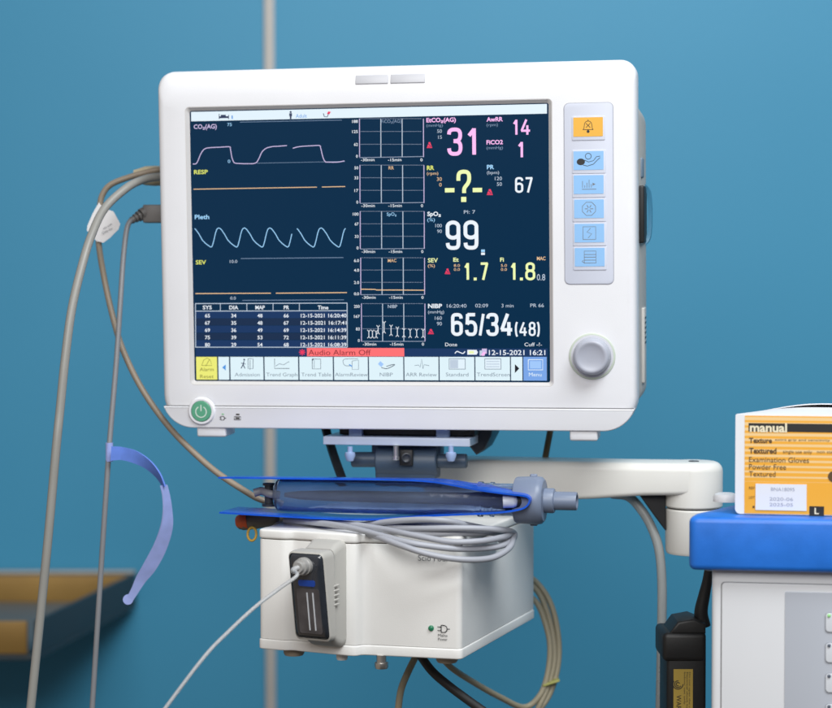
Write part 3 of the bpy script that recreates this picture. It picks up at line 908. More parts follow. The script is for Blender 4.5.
block([('NIBP', 428.2, 308, 442.2, 4.3, 'white', .03), ('16:20:40', 447, 307.6, 466.6, 3.8, 'pale', 0), ('02:09', 475.4, 307.4, 488.2, 3.8, 'pale', 0), ('3 min', 501.6, 307.4, 513.6, 3.8, 'pale', 0), ('PR 66', 530.4, 307.2, 544, 3.8, 'pale', 0),
       ('(mmHg)', 428.2, 313.4, 444.2, 3.2, 'pale', 0), ('160', 435, 319.8, 442, 3.8, 'pale', 0), ('90', 437, 325.4, 442, 3.8, 'pale', 0), 
       ('Done', 445.3, 346.2, 457.3, 3.8, 'white', 0), ('Cuff -?-', 524.6, 346.2, 542, 3.8, 'white', 0)], [(428.4, 329, 433.6, 334)], lambda s: [s.digit(ch, a, 336, b, 23.2, 'white', 3.4 if ch != '/' else 2.8) for ch, a, b in (('6', 451.3, 463), ('5', 465.2, 477.4), ('/', 478.8, 485), ('3', 486.4, 498.8), ('4', 500.2, 513.2))]
      + [s.digit(ch, a, 336, b, 14.2, 'white', 1.9) for ch, a, b in (('(', 515, 518.2), ('4', 519.2, 527.4), ('8', 528.8, 535.8), (')', 536.8, 540))])
# footer
s = Scr()
s.rect(196, 348.2, 547.6, 356.6, 'navy', 1)
s.rect(307, 347.9, 404.4, 356.4, 'banner', 2)
s.text('Audio Alarm Off', 308.6, 355, 371, 5.8, 'bannert', 0, 3)
for a in range(0, 180, 45): s.line(302.4 - 3.2 * math.cos(R(a)), 352.2 - 3.2 * math.sin(R(a)), 302.4 + 3.2 * math.cos(R(a)), 352.2 + 3.2 * math.sin(R(a)), 'red', 1.0, 3)
s.done('alarm_banner')
s = Scr()
s.path(cubic([(455, 353.4), (457, 351.4), (460, 352.4), (463, 353.4), (465.2, 351.4)]), 'white', 1)
s.rect(467.4, 349.8, 477, 354.6, 'white', 3); s.rect(469, 351, 474, 353.4, 'yellow', 4); s.rect(477, 351.2, 477.8, 353.4, 'white', 3)
s.rect(479.6, 350.4, 485, 355.6, 'pale', 3); s.rect(482, 348.6, 487, 353.6, 'lilac', 4); s.poly([(481, 354.8), (484, 351.5), (486, 353), (483.4, 356)], 'pink', 5)
s.text('12-15-2021 16:21', 489, 354.9, 545.4, 5.2, 'white', .012)
s.done('clock_line')
# soft keys
btns = [('Alarm|Reset', 196.2, 218, 'ylw'), ('<', 218.4, 230, 'btn'), ('Admission', 230.4, 264.2, 'btn'), ('Trend Graph', 264.6, 299, 'btn'), ('Trend Table', 299.4, 333.6, 'btn'), ('AlarmReview', 334, 368.6, 'btn'),
        ('NIBP', 369, 404, 'btn'), ('ARR Review', 404.4, 439.2, 'btn'), ('Standard', 439.6, 475, 'btn'), ('TrendScreen', 475.4, 510.6, 'btn'), ('>', 511, 523, 'btn'), ('Menu', 523.4, 547.4, 'menu')]
wid = {'Admission': (235, 260), 'Trend Graph': (266.6, 297.6), 'Trend Table': (301.6, 331.4), 'AlarmReview': (335.2, 368), 'NIBP': (380, 393), 'ARR Review': (406, 437), 'Standard': (446, 468.6), 'TrendScreen': (477, 510), 'Menu': (529, 541.6)}
for n_, x0, x1, c_ in btns:
    s = Scr()
    yt, ybt = 356.8, 379.6 + (x0 - 196) * .003
    s.rect(x0, yt, x1 - .5, ybt, c_, 2)
    s.line(x1 - .25, yt, x1 - .25, ybt, 'btnl', .5, 2)
    if n_ == 'Alarm|Reset':
        s.text('Alarm', 200, 371, 214, 3.8, 'ylt', 0, 4); s.text('Reset', 200.4, 378, 214, 3.8, 'ylt', 0, 4)
        s.path([(202, 365.4), (204, 360), (207.4, 358), (210.4, 360), (212.2, 365.4), (202, 365.4)], 'ylt', .5, 4); s.line(206, 366, 210, 359, 'ylt', .5, 4)
    elif n_ == '<': s.poly([(222.4, 367.4), (226, 364.4), (226, 370.4)], 'bluei', 4)
    elif n_ == '>': s.poly([(519.4, 368.4), (515, 364), (515, 373)], 'black', 4)
    else:
        a, b = wid[n_]
        s.text(n_, a, 376.2, b, 3.9, 'bar' if n_ == 'Menu' else 'btnt', 0, 4)
        cx = (x0 + x1) / 2
        if n_ == 'Admission':
            s.path([(cx + 1, 358.6), (cx + 6, 358.6), (cx + 6, 368.6), (cx + 1, 368.6), (cx + 1, 358.6)], 'btnl', .6, 4); s.path([(cx + 3, 360), (cx + 3, 369.8)], 'btnl', .5, 4)
            s.path([(cx - 6, 368.4), (cx - 4, 364.6), (cx - 3, 361)], 'icon', .9, 4); s.path([(cx - 2, 368.4), (cx - 4, 364.6)], 'icon', .9, 4); s.path([(cx - 6, 363), (cx - 1.6, 364)], 'icon', .7, 4); s.rect(cx - 3.6, 358.8, cx - 2, 360.4, 'icon', 4)
        elif n_ == 'Trend Graph':
            s.path([(cx - 7, 358.6), (cx - 7, 368.4), (cx + 8, 368.4)], 'btnl', .6, 4); s.path([(cx - 6, 366), (cx - 2, 363.6), (cx + 2, 364.8), (cx + 7.6, 361.4)], 'btnt', .6, 4)
        elif n_ == 'Trend Table':
            s.path([(cx - 4, 359), (cx + 4.4, 359), (cx + 4.4, 368.8), (cx - 4, 368.8), (cx - 4, 359)], 'btnl', .6, 4); s.line(cx - 2, 360, cx - 2, 368, 'btnt', .5, 4); s.poly([(cx - 4.3, 358.6), (cx - 1.8, 358.6), (cx - 4.3, 361.4)], 'btnl', 4)
        elif n_ == 'AlarmReview':
            s.path(cubic([(cx + 7, 358.8), (cx - 6, 359), (cx - 8, 362), (cx - 6, 365.4), (cx - 1, 365.8)]), 'btnt', .6, 4); s.path([(cx + 1, 361), (cx + 7.4, 360), (cx + 7.4, 369.4), (cx + 1, 369.4), (cx + 1, 361)], 'btnt', .6, 4); s.line(cx - 2, 364.4, cx + 1, 366.4, 'bluei', 1.2, 4)
        elif n_ == 'NIBP':
            s.poly([(cx - 8.4, 364), (cx - 6, 361), (cx - 2.6, 364), (cx - 5, 367)], 'menuf', 4); s.path(cubic([(cx - 5, 367.4), (cx, 368.6), (cx + 5, 366.8), (cx + 8.4, 364.6), (cx + 5, 364.8), (cx, 366.4)]), 'btnl', .7, 4)
        elif n_ == 'ARR Review':
            s.path([(cx - 7, 365.4), (cx - 3, 365), (cx - 1.6, 367.2), (cx, 358.8), (cx + 1.4, 368.6), (cx + 2.6, 364.6), (cx + 7.6, 365.6)], 'btnt', .6, 4)
        elif n_ in ('Standard', 'TrendScreen'):
            s.rect(cx - 8.4, 358.4, cx + 8.4, 369.4, 'btnt', 3); s.rect(cx - 7.8, 359, cx + 7.8, 368.8, 'bar', 4)
            if n_ == 'Standard': s.rect(cx - 7.2, 359.6, cx + 1, 368.2, 'pale', 5)
            else:
                for i in range(3): s.line(cx - 6.6, 361.4 + i * 2.6, cx + 6.6, 361.4 + i * 2.6, 'pale', .9, 5)
        elif n_ == 'Menu':
            s.path([(cx - 7, 359.6), (cx + 7.4, 359.6), (cx + 7.4, 369.8), (cx - 7, 369.8), (cx - 7, 359.6)], 'bar', .8, 4); s.rect(cx - 5.4, 361, cx + 5.8, 368.4, 'menuf', 4)
    o = s.done('soft_key')
    if c_ != 'btn': o['label'] = 'yellow soft key' if c_ == 'ylw' else 'blue soft key'

# ------------------------------------------------------------------ gas module hanging below
e1 = Vector((.9607, -.2777, 0)); n1 = Vector((-.2777, -.9607, 0))
A0 = Vector((-.1279, 1.4974, 0))
GZ = CAMZ
zb_, zt_ = GZ - .2832, GZ - .1857
mod = empty('gas_module', Vector((0, 1.56, zb_)), 'cream boxy gas analyser module with printed name hanging below the monitor', 'medical module')
bd = Vector((.3434, .9392, 0)) * .205
front = [(.0, .0), (.020, .0030), (.0245, .0028), (.0285, .0010), (.032, .0008), (.036, .0022), (.080, .0099), (.0845, .0099), (.0872, .0086), (.0890, .0050), (.092, .0032), (.098, .0026), (.17, 0)]
def modpoly(z, out=0.0, rr=.005):
    f = [A0 + e1 * s_ + n1 * (o_ + out) for s_, o_ in front]
    f[0] = f[0] - e1 * out; f[-1] = f[-1] + e1 * out
    pts = f + [f[-1] + bd, f[0] + bd]
    res = []
    n = len(pts)
    for i, p in enumerate(pts):
        if i in (0, len(front) - 1, n - 2, n - 1):
            a = (pts[i - 1] - p).normalized(); b = (pts[(i + 1) % n] - p).normalized()
            q0, q1 = p + a * rr, p + b * rr
            for j in range(6):
                t = j / 5
                res.append(q0 * (1 - t) ** 2 + p * 2 * t * (1 - t) + q1 * t * t)
        else: res.append(p)
    return [Vector((p.x, p.y, z)) for p in res]
zs = GZ - .1932
mb = MB().use(WHITE2); mb.prism(modpoly(zb_ + .0085, 0), (0, 0, zs - zb_ - .0091), .0004); mb.build('case', mod)
mb = MB().use(WHITE2); mb.prism(modpoly(zs, .0005), (0, 0, zt_ - zs), .0018); mb.build('lid', mod)
mb = MB().use(WHITE2); mb.prism(modpoly(zb_, .0006), (0, 0, .0083), .0012); mb.build('base_rim', mod)
mb = MB().use(mat('seam_dark_gap', (.10, .085, .07), .7, var=0)); mb.prism(modpoly(zs - .0012, -.0012), (0, 0, .002)); mb.build('seam_strip', mod)  # thin dark strip set in the joint between case and lid
for px, py, Y, r_, col in ((294, 652, 1.505, .0088, GREYP), (342, 657, 1.485, .0048, WHITE2), (447, 663.5, 1.475, .009, GREYP), (500, 634, 1.60, .006, DARKM)):
    mb = MB().use(mat('foot_rubber', (.36, .30, .23), .6, var=.05) if col is GREYP else col)
    p = P(px, py, Y); p.z = zb_ + .0005
    mb.lathe(p, (0, 0, -1), [(0, r_), (.0055, r_ * .97), (.0072, r_ * .85)], 24)
    mb.build('foot', mod)
mb = MB().use(CHROME)
p = P(381.5, 660, 1.468); p.z = zb_ + .0005
mb.lathe(p, (0, 0, -1), [(0, .0040), (.0062, .0040), (.0062, .0054), (.0092, .0056), (.0108, .0050), (.0110, .001)], 28)
mb.build('thumb_screw', mod)
# right facet writing, frame on the facet plane
Cc = A0 + e1 * .17; Bc = A0 + e1 * .098 + n1 * .0026
fx = (Cc - Bc).normalized(); fn = Vector((fx.y, -fx.x, 0))
def onfacet(px, py, off=.0008):
    d = ray(px, py); o = Cc + fn * off + Vector((0, 0, CAMZ))
    t = (o - CAMV).dot(fn) / d.dot(fn)
    return CAMV + d * t
mb = MB().use(INKG)
o = onfacet(418, 560.5); o2 = onfacet(449, 562.6)
put_text(mb, 'Scio Four', o, fx, Vector((0, 0, 1)), (o2 - o).length, .0048, 0)
mb.build('name_print', mod)
mb = MB().use(INK)
o = onfacet(436.5, 639); o2 = onfacet(449.5, 640)
put_text(mb, 'Mains', onfacet(438, 636.3), fx, Vector((0, 0, 1)), .0076, .0022, 0)
put_text(mb, 'Power', onfacet(438, 640.2), fx, Vector((0, 0, 1)), .0076, .0022, 0)
pc_ = onfacet(443.6, 628.8)
def onf(u, v): return pc_ + fx * u + Vector((0, 0, v))
arc = [onf(.0028 * math.cos(R(t)), .0028 * math.sin(R(t))) for t in range(-90, 91, 15)] + [onf(-.002, .0028), onf(-.002, -.0028), onf(0, -.0028)]
for a, b in zip(arc, arc[1:]):
    d = (b - a).normalized(); n = d.cross(fn) * .00035
    mb.poly([a - n, b - n, b + n, a + n])
for u0, u1, v in ((.0028, .0050, 0), (-.0050, -.002, .0014), (-.0050, -.002, -.0014)):
    mb.poly([onf(u0, v - .0003), onf(u1, v - .0003), onf(u1, v + .0003), onf(u0, v + .0003)])
mb.build('mains_print', mod)
mb = MB().use(mat('green_lens', (.02, .20, .10), .25, var=.02))
p = onfacet(431.2, 628, 0); mb.lathe(p, fn, [(0, .0023), (.0010, .0022), (.0016, .0014), (.0018, .0002)], 20); mb.build('indicator_light', mod)

# water trap on the left panel
pa_, pb_ = A0 + e1 * .036 + n1 * .0024, A0 + e1 * .080 + n1 * .0098
tx = (pb_ - pa_).normalized(); tn = Vector((tx.y, -tx.x, 0)); tz = Vector((0, 0, 1))
def onpanel(px, py, off):
    d = ray(px, py); o = pa_ + tn * off + Vector((0, 0, CAMZ))
    return CAMV + d * ((o - CAMV).dot(tn) / d.dot(tn))
ctr = onpanel(327, 591, 0)
def T(u, v, w):
    u = u * .86 + .0026; v = v * 1.09
    w = w + .17 * v * min(1, max(0, (w - .0184) / .012))
    return ctr + tx * u + tz * v + tn * w
TRG = mat('trap_housing_grey', (.46, .45, .42), .45, var=.03)
SMOKE = mat('smoked_plastic', (.022, .027, .036), .08, var=.3, vscale=50, Coat_Weight=1.0)
def rr3(u0, u1, v0, v1, rad, w, k=6): return [T(u, v, w) for u, v in rrect(u0, u1, v0, v1, rad, rad, k)]
mb = MB().use(TRG)
mb.loft([rr3(-.0175, .0175, -.0395, .0385, .006, -.001), rr3(-.0175, .0175, -.0395, .0385, .006, .006), rr3(-.0165, .0165, -.0375, .0365, .006, .012), rr3(-.0165, .0165, -.033, .0335, .005, .0185)])
mb.build('trap_socket', mod)
mb = MB().use(SMOKE)
mb.loft([rr3(-.0168, .0168, -.0300, .0315, .004, .0185), rr3(-.0178, .0178, -.0310, .0325, .004, .020), rr3(-.0180, .0180, -.0312, .0327, .004, .030),
         rr3(-.0172, .0172, -.0295, .0319, .004, .0335), rr3(-.0150, .0150, -.0260, .0300, .004, .0352), rr3(-.006, .006, -.010, .012, .003, .0360)])
trap = mb.build('water_trap', mod, sharp=60)
mb = MB().use(TRG)
ro, ri_ = rr3(-.0190, .0190, -.0325, .0338, .005, .030), rr3(-.0176, .0176, -.0306, .0322, .004, .0338)
mb.loft([rr3(-.0190, .0190, -.0325, .0338, .005, .022), ro, rr3(-.0186, .0186, -.0320, .0334, .005, .0330), ri_], False, False)
mb.build('trap_rim', trap)
mb = MB().use(TRG)
for i in range(5): mb.box(T(.0182, -.006 + i * .0034, .019), (.0022, .009, .0016), .0006, Matrix.Rotation(math.atan2(tx.y, tx.x), 3, 'Z'))
mb.build('grip_rib', mod)
mb = MB().use(mat('trap_blue_band', (.01, .06, .36), .3, var=.02))
mb.loft([[T(u, v, w) for u, v in rrect(-.0085, .0085, .0085, .0130, .0015)] for w in (.0354, .0364)])
mb.build('colour_band', trap)
mb = MB().use(mat('trap_chamber', (.075, .07, .075), .15, var=.35, vscale=60, Coat_Weight=.4))
mb.loft([[T(a, b, w) for a, b in rrect(-.0115, .0120, -.0265, .0068, .002)] for w in (.0345, .03605)])
mb.build('chamber', trap)
mb = MB().use(mat('trap_white_line', (.65, .68, .72), .3, var=.0))
for u in (-.0005, .0055): mb.loft([[T(a, b, w) for a, b in rrect(u - .0005, u + .0005, -.024, .004, .0003)] for w in (.0355, .0366)])
mb.build('level_line', trap)
CLEAR = mat('clear_vinyl', (.66, .67, .68), .18, var=0, Transmission_Weight=.45, IOR=1.35)
mb = MB().use(mat('frosted_luer', (.58, .57, .55), .25, var=.08, vscale=80, Transmission_Weight=.45))
lp = T(-.0005, .0235, .0352)
mb.lathe(lp, tn, [(0, .0070), (.004, .0070), (.0045, .0062), (.009, .0060), (.0095, .0048), (.012, .0040)], 24)
mb.build('luer_port', trap)

# sampling line from the trap
mb = MB().use(CLEAR)
l0 = T(-.0005, .0235, .046)
q = [l0, l0 + tn * .004 + Vector((-.002, 0, -.0016)), P(297, 575.5, 1.41), P(280, 588, 1.405), P(255, 607, 1.395), P(228, 632, 1.385), P(204, 657, 1.375), P(166, 707, 1.365), P(146, 735, 1.36)]
mb.tube(q, lambda t: .0022 if t < .16 else .00145, 12)
tag(mb.build('sampling_line', loc=P(255, 606, 1.395)), 'thin clear sampling tube running from the smoked water trap to the lower left', 'tube')

# ------------------------------------------------------------------ breathing tube in its blue band
def cl(px, py, Y): return P(px, py, Y)
tubeA = empty('breathing_tube', P(400, 512, 1.49), 'clear bluish cylinder with stepped grey connector in a blue plastic band under the monitor', 'breathing tube')
def ty(px): return 1.525 - (px - 270) * .00020
axA, axB = P(272, 494.5, ty(272)), P(545, 500.5, ty(545))
axd = (axB - axA).normalized(); axl = (axB - axA).length
def tt(px): return (P(px, 497, ty(px)) - axA).dot(axd)
CYL = mat('bluish_clear_plastic', (.52, .62, .80), .07, var=.12, vscale=25, bump=1.0, bscale=38, Transmission_Weight=.90, IOR=1.22)
GREYB = mat('grey_blue_connector', (.17, .21, .30), .38, var=.05)
mb = MB().use(CYL)
r0 = .0138
mb.lathe(axA, axd, [(tt(276), .006), (tt(276.5), .0105), (tt(279), .0132), (tt(290), r0), (tt(410), r0), (tt(455), .0135), (tt(470), .0130), (tt(478), .0130), (tt(479), .0142), (tt(483), .0142), (tt(484), .0132), (tt(490), .0132), (tt(491), .0140), (tt(494), .0140), (tt(495), .0130), (tt(516), .0130),
                    (tt(516), .0112), (tt(470), .0112), (tt(410), .0120), (tt(290), .0120), (tt(281), .0112), (tt(279), .004)], 48, cap0=True, cap1=True)
mb.build('cylinder', tubeA, sharp=50)
mb = MB().use(mat('dark_blue_liner', (.035, .055, .10), .4, var=.1))
mb.lathe(axA, axd, [(tt(285), .0018), (tt(300), .0036), (tt(340), .0046), (tt(400), .0048), (tt(470), .0052), (tt(514), .0090)], 24)
mb.build('inner_stem', tubeA)
mb = MB().use(GREYB)
mb.lathe(axA, axd, [(tt(515), .0150), (tt(516), .0178), (tt(518), .0186), (tt(538), .0192), (tt(542), .0186), (tt(544.5), .0165), (tt(545), .012)], 44)
mb.build('flange', tubeA)
mb = MB().use(GREYB)
mb.lathe(axA, axd, [(tt(540), .0098), (tt(553), .0100), (tt(554.5), .0094), (tt(555), .0074), (tt(576), .0073), (tt(577), .0070), (tt(577), .0054), (tt(560), .0052), (tt(560), .0002)], 36)
mb.build('spigot', tubeA)
for ang in (100, 260):
    mb = MB().use(GREYB)
    a, b = frame_of(axd)
    d = a * math.cos(R(ang)) + b * math.sin(R(ang))
    mb.box(axA + axd * tt(533) + d * .019, (.006, .004, .004), .001)
    mb.build('lug', tubeA)
mb = MB().use(DARKM)
pz = P(269, 495, ty(272))
mb.lathe(pz + Vector((0, 0, .0098)), (0, 0, -1), [(0, .0052), (.0016, .0052), (.002, .0036), (.0165, .0036), (.017, .0058), (.019, .0058)], 24)
mb.build('end_plug', tubeA)
mb = MB().use(CABD)
mb.tube([P(254, 493, ty(262)), P(262, 491, ty(262)), P(270, 494, ty(262) - .006), P(280, 495, ty(262) - .004)], .0034, 12)
mb.build('side_port', tubeA)
# blue band: a broad thin strip folded round the connector end
BAND = mat('blue_plastic_band', (.006, .10, .68), .22, var=.15, vscale=40, bump=.8, bscale=60, Transmission_Weight=.15)
wv = Vector((.012, .040, 0)) 
mb = MB().use(BAND)
off = Vector((0, -.004, 0))
c_ = [(228, 477.2), (262, 477.5), (330, 478.4), (400, 479.2), (440, 480.6), (480, 486), (508, 489.8), (526, 492.5), (530, 498), (524, 505), (505, 508.6), (478, 511), (430, 514.5), (380, 517.5), (330, 516.5), (280, 513.0), (229, 510)]
cen = [P(a, b, ty(a)) for a, b in c_]
wvs = []
for i, (a, b) in enumerate(c_):
    k = 1.0 if a < 400 else max(.34, 1 - (a - 400) / 130 * .66)
    tl_ = (-.0030 if a < 420 else -.0030 + .0045 * min(1, (a - 420) / 60)) if i < 8 else (-.0002 if a < 300 else -.0014)
    wvs.append(Vector((wv.x, wv.y, tl_)) * k)
shift = [c - Vector((0, .004 + 0.0, 0)) if a > 470 else c for c, (a, b) in zip(cen, c_)]
shift = [c + Vector((0, -.0185 if a > 500 else -.0185 * max(0, (a - 430) / 70), 0)) for c, (a, b) in zip(cen, c_)]
mb.ribbon(shift, wvs, .0014, 6)
mb.build('blue_band', tubeA)
mb = MB().use(mat('white_nozzle', (.52, .56, .66), .35, var=.03))
np_ = P(510, 500, ty(510) - .024)
mb.lathe(P(503, 501.5, ty(505) - .020), Vector((1, -.06, .03)), [(0, .0052), (.008, .0052), (.0105, .0042), (.0118, .0020)], 24)
mb.build('nozzle', tubeA)
mb = MB().use(DARK)  # black body added as the shade in the gap around the nozzle
mb.lathe(P(504, 501.5, ty(505) - .0165), Vector((1, -.06, .03)), [(0, .0062), (.012, .0062), (.0155, .0046)], 24)
mb.build('nozzle_gap_shade', tubeA)

# ------------------------------------------------------------------ coiled cable on the module
coil = empty('cable_coil', P(440, 530, 1.46), 'coil of pale grey cable draped over the top edge of the cream module', 'cable')
def strand(pts, r=.00245):
    mb = MB().use(CABG); mb.tube([P(*p) for p in pts], r, 12); return mb.build('cable_loop', coil)
strand([(262, 524, 1.56), (300, 525, 1.52), (350, 526, 1.50), (400, 520.5, 1.47), (440, 520, 1.455), (470, 525.5, 1.47), (492, 530, 1.50), (500, 534, 1.53), (480, 534, 1.57)])
strand([(300, 527, 1.55), (360, 527, 1.50), (420, 528.5, 1.46), (460, 528, 1.45), (500, 529.5, 1.46), (514, 533, 1.48), (511, 541, 1.47), (495, 547, 1.455), (460, 548.8, 1.44), (430, 546, 1.435), (400, 540.5, 1.44), (350, 527.5, 1.472), (315, 522.5, 1.50), (285, 520.5, 1.53)])
strand([(310, 526, 1.56), (350, 530.5, 1.50), (400, 533.5, 1.47), (440, 534, 1.455), (480, 533, 1.46), (500, 531.5, 1.48), (505, 531, 1.52)])
strand([(340, 527, 1.54), (372, 535, 1.462), (400, 545, 1.435), (430, 554.5, 1.427), (462, 559.4, 1.428), (490, 558.2, 1.44), (507, 550, 1.455), (513, 540, 1.47), (511, 533, 1.49)])
strand([(330, 523, 1.58), (380, 524, 1.54), (430, 524.5, 1.50), (470, 530.5, 1.48), (498, 533.5, 1.49), (508, 537.5, 1.50), (500, 540, 1.53)])
strand([(300, 521.5, 1.53), (340, 523, 1.498), (380, 528.5, 1.472), (410, 534.5, 1.45), (450, 541.5, 1.438), (480, 541, 1.442), (503, 537, 1.46), (512, 533.5, 1.48)])
mb = MB().use(mat('orange_grey_plug', (.17, .15, .12), .5, var=.1))
g0, g1 = P(237, 523, 1.545), P(280, 517, 1.545)
mb.lathe(g0, g1 - g0, [(0, .003), (.001, .0052), (.005, .0068), (.016, .0072), (.026, .0066), (.034, .0050), (.036, .003)], 24)
pg = mb.build('plug', coil)
mb = MB().use(mat('red_orange_cap', (.62, .10, .03), .45, var=.05))
mb.lathe(g0 + Vector((0, -.0003, .0008)), g1 - g0 , [(-.0012, .0030), (0, .0050), (.004, .0068), (.0085, .0074), (.0086, .0060)], 24)
mb.build('plug_cap', pg)
mb = MB().use(mat('yellow_ring', (.62, .38, .04), .4, var=.05))
yc = P(252, 534, 1.535)
mb.tube([yc + Vector((.0036 * math.cos(R(a)), .002 * math.sin(R(a)), 0.0052 * math.sin(R(a)))) for a in range(0, 361, 30)], .0011, 10)
tag(mb.build('yellow_loop', loc=yc), 'small yellow wire loop beside the top left corner of the cream module', 'loop')
mb = MB().use(CABD)
mb.tube([P(250, 526, 1.55), P(262, 522, 1.55), P(275, 517, 1.56)], .0012, 8)
tag(mb.build('thin_wire', loc=P(262, 522, 1.55)), 'thin grey wire behind the yellow loop at the module corner', 'wire')
mb = MB().use(mat('dark_cable_bundle', (.07, .065, .06), .5, var=.1))
mb.tube([P(262, 518, 1.575), P(300, 520, 1.57), (P(350, 522, 1.56)), P(400, 523, 1.55), P(440, 522, 1.55)], .0042, 12)
tag(mb.build('dark_cable', loc=P(350, 522, 1.56)), 'dark cable lying in shade on the module behind the pale grey coil', 'cable')

# ------------------------------------------------------------------ cables at the left of the monitor
LP = 1.635
PLUGB = mat('ivory_plug', (.50, .44, .30), .45, var=.04)
mb = MB().use(CAB)
mb.tube([P(172, 176.5, LP), P(158, 177, LP - .01), P(145, 179.3, LP - .02), P(128, 187, LP - .04), P(105, 208, LP - .06), P(92, 234, LP - .08), P(83, 262, LP - .095), P(72, 308, LP - .11), P(65, 360, LP - .12), (P(60, 410, LP - .125)), P(56, 450, LP - .13), P(46, 560, LP - .135), P(30, 715, LP - .14), P(27, 745, LP - .14)], .0036, 16)
tag(mb.build('thick_cable', loc=P(65, 360, LP - .12)), 'thickest grey beige hose arching down at the far left of the monitor', 'cable')
mb = MB().use(PLUGB)
mb.lathe(P(170, 176, LP + .012), Vector((-1, -.1, 0)), [(0, .0085), (.014, .0090), (.022, .0084), (.027, .0066), (.032, .0050)], 28)
mb.build('ivory_plug', loc=P(150, 178, LP + .01))
plugo = bpy.data.objects['ivory_plug']; tag(plugo, 'ivory round plug in the left side of the monitor', 'plug')
c2 = empty('tagged_cable', P(110, 310, LP - .03), 'beige cable with white paper tag looping from monitor plug to the module', 'cable')
mb = MB().use(mat('warm_beige_cable', (.27, .22, .165), .45, var=.05))
mb.tube([P(172, 169, LP + .01), P(158, 170, LP), P(146, 172.5, LP), P(130, 177, LP), P(112, 184, LP), P(103.5, 193, LP), P(100, 206, LP), P(98.5, 240, LP), P(105, 282, LP), P(115, 325, LP - .01), P(125, 355, LP - .015), P(142, 389, LP - .02), P(165, 422, LP - .03), P(188, 447, LP - .04), P(215, 471, LP - .05), P(245, 491, LP - .06), P(262, 500, LP - .065), P(285, 505, LP - .06)], .0027, 14)
mb.build('cord', c2)
mb = MB().use(mat('paper_tag', (.74, .73, .74), .6, var=.02))
tgp = [(99, 202.5), (103, 208), (113.5, 211.5), (116, 216), (120.4, 224), (118.5, 229.5), (110, 238), (103.5, 242.8), (97, 241.4), (91.5, 236), (87, 230.6), (87.4, 226), (93, 213)]
mb.prism([P(a, b, LP - .0035 - (a - 100) * .0001) for a, b in tgp], (0, -.0005, 0))
tg = mb.build('paper_tag', c2)
mb = MB().use(INKG)
tex = (P(113, 224.4, LP - .0045) - P(103, 229.5, LP - .0045)).normalized(); tez = Vector((0, -1, 0)).cross(tex) * -1
tez = tex.cross(Vector((0, -1, 0))) ; tez = -tez if tez.z < 0 else tez
put_text(mb, 'Only for', P(102.5, 234.5, LP - .0055), tex, tez, .0105, .0022, 0)
put_text(mb, 'use with', P(103.5, 229.5, LP - .0055), tex, tez, .0088, .0020, 0)
mb.build('tag_print', tg)
c3 = empty('plugged_cable', P(110, 450, LP - .05), 'slim mid grey cable hanging from the square grey plug left of the monitor', 'cable')
mb = MB().use(CABD)
mb.tube([P(134, 218.5, LP - .004), P(129, 223, LP - .008), P(126, 234, LP - .012), P(123, 262, LP - .02), P(120.5, 300, LP - .03), P(116.5, 360, LP - .04), P(111, 425, LP - .05), P(108, 465, LP - .055), P(101, 570, LP - .06), P(92, 712, LP - .065), P(90, 745, LP - .065)], .0023, 14)
mb.build('cord', c3)
GP = mat('grey_plug', (.15, .14, .135), .5, var=.06)
mb = MB().use(GP)
mb.box(P(155, 214, LP + .002), (.020, .012, .0158), .0012)
mb.build('plug', c3)
mb = MB().use(GP)
st0, st1 = P(143, 214, LP), P(130, 221.5, LP - .006)
Lr = (st1 - st0).length
prof = [(-.002, .0056)]
for i in range(4):
    t0 = Lr * i / 4; rr_ = .0056 - i * .0008
    prof += [(t0, rr_), (t0 + Lr * .13, rr_), (t0 + Lr * .14, .0026), (t0 + Lr * .24, .0026)]
mb.lathe(st0, st1 - st0, prof + [(Lr, .0025)], 20)
mb.build('strain_relief', c3)
# blue hook-and-loop strap
vs = empty('cable_strap', P(110, 452, LP - .055), 'blue fabric cable tie looped round the slim grey cable with its tail curling down', 'cable tie')
VB = mat('blue_fleece', (.12, .23, .70), .8, bump=.35, bscale=2200, var=.08, vscale=120)
VL = mat('lavender_fleece', (.33, .40, .76), .85, bump=.35, bscale=2200, var=.06, vscale=120)
SY = LP - .062
mb = MB().use(VL)
ringc = P(109.4, 452, LP - .054)
rings = []
for zf in (-.0082, .0082):
    rings.append([ringc + Vector((.0029 * math.cos(R(a)), .0032 * math.sin(R(a)), zf)) for a in range(0, 360, 20)])
rings = [[ringc + Vector((rr_ * math.cos(R(a)), rr_ * 1.1 * math.sin(R(a)), zf)) for a in range(0, 360, 20)] for rr_, zf in ((.0024, -.0080), (.0032, -.0080), (.0032, .0080), (.0024, .0080))]
mb.loft(rings + [rings[0]], False, False)
mb.build('loop', vs)
def W2(dx, dy, dY): return Vector((dx * .00085, dY, -dy * .00085))
cs1 = [(111, 453.5, SY), (122, 453.5, SY), (135, 457, SY - .004), (148, 464.5, SY - .008), (158, 475, SY - .010), (164, 486, SY - .010)]
ws1 = [W2(-1, 14.5, 0), W2(-1, 13, 0), W2(-4, 12, .002), W2(-6, 8, .006), W2(-5.5, 4.5, .009), W2(-4.5, .6, .0105)]
mb = MB().use(VB)
mb.ribbon([P(*c) for c in cs1], ws1, .0012, 6); mb.build('upper_band', vs)
cs2 = [(163.6, 485, SY - .010), (166, 495, SY - .010), (167.5, 510, SY - .010), (166.5, 527, SY - .009), (160, 547, SY - .006), (150, 566, SY - .003), (141, 579, SY), (135, 590, SY + .002), (130.5, 598, SY + .003)]
ws2 = [W2(4.5, .4, .0105), W2(5, .4, .0105), W2(7, .6, .010), W2(10.5, 2, .008), W2(12, 5, .005), W2(11.5, 6.5, .004), W2(9, 5.5, .002), W2(7, 4, .001), W2(6, 4, 0)]
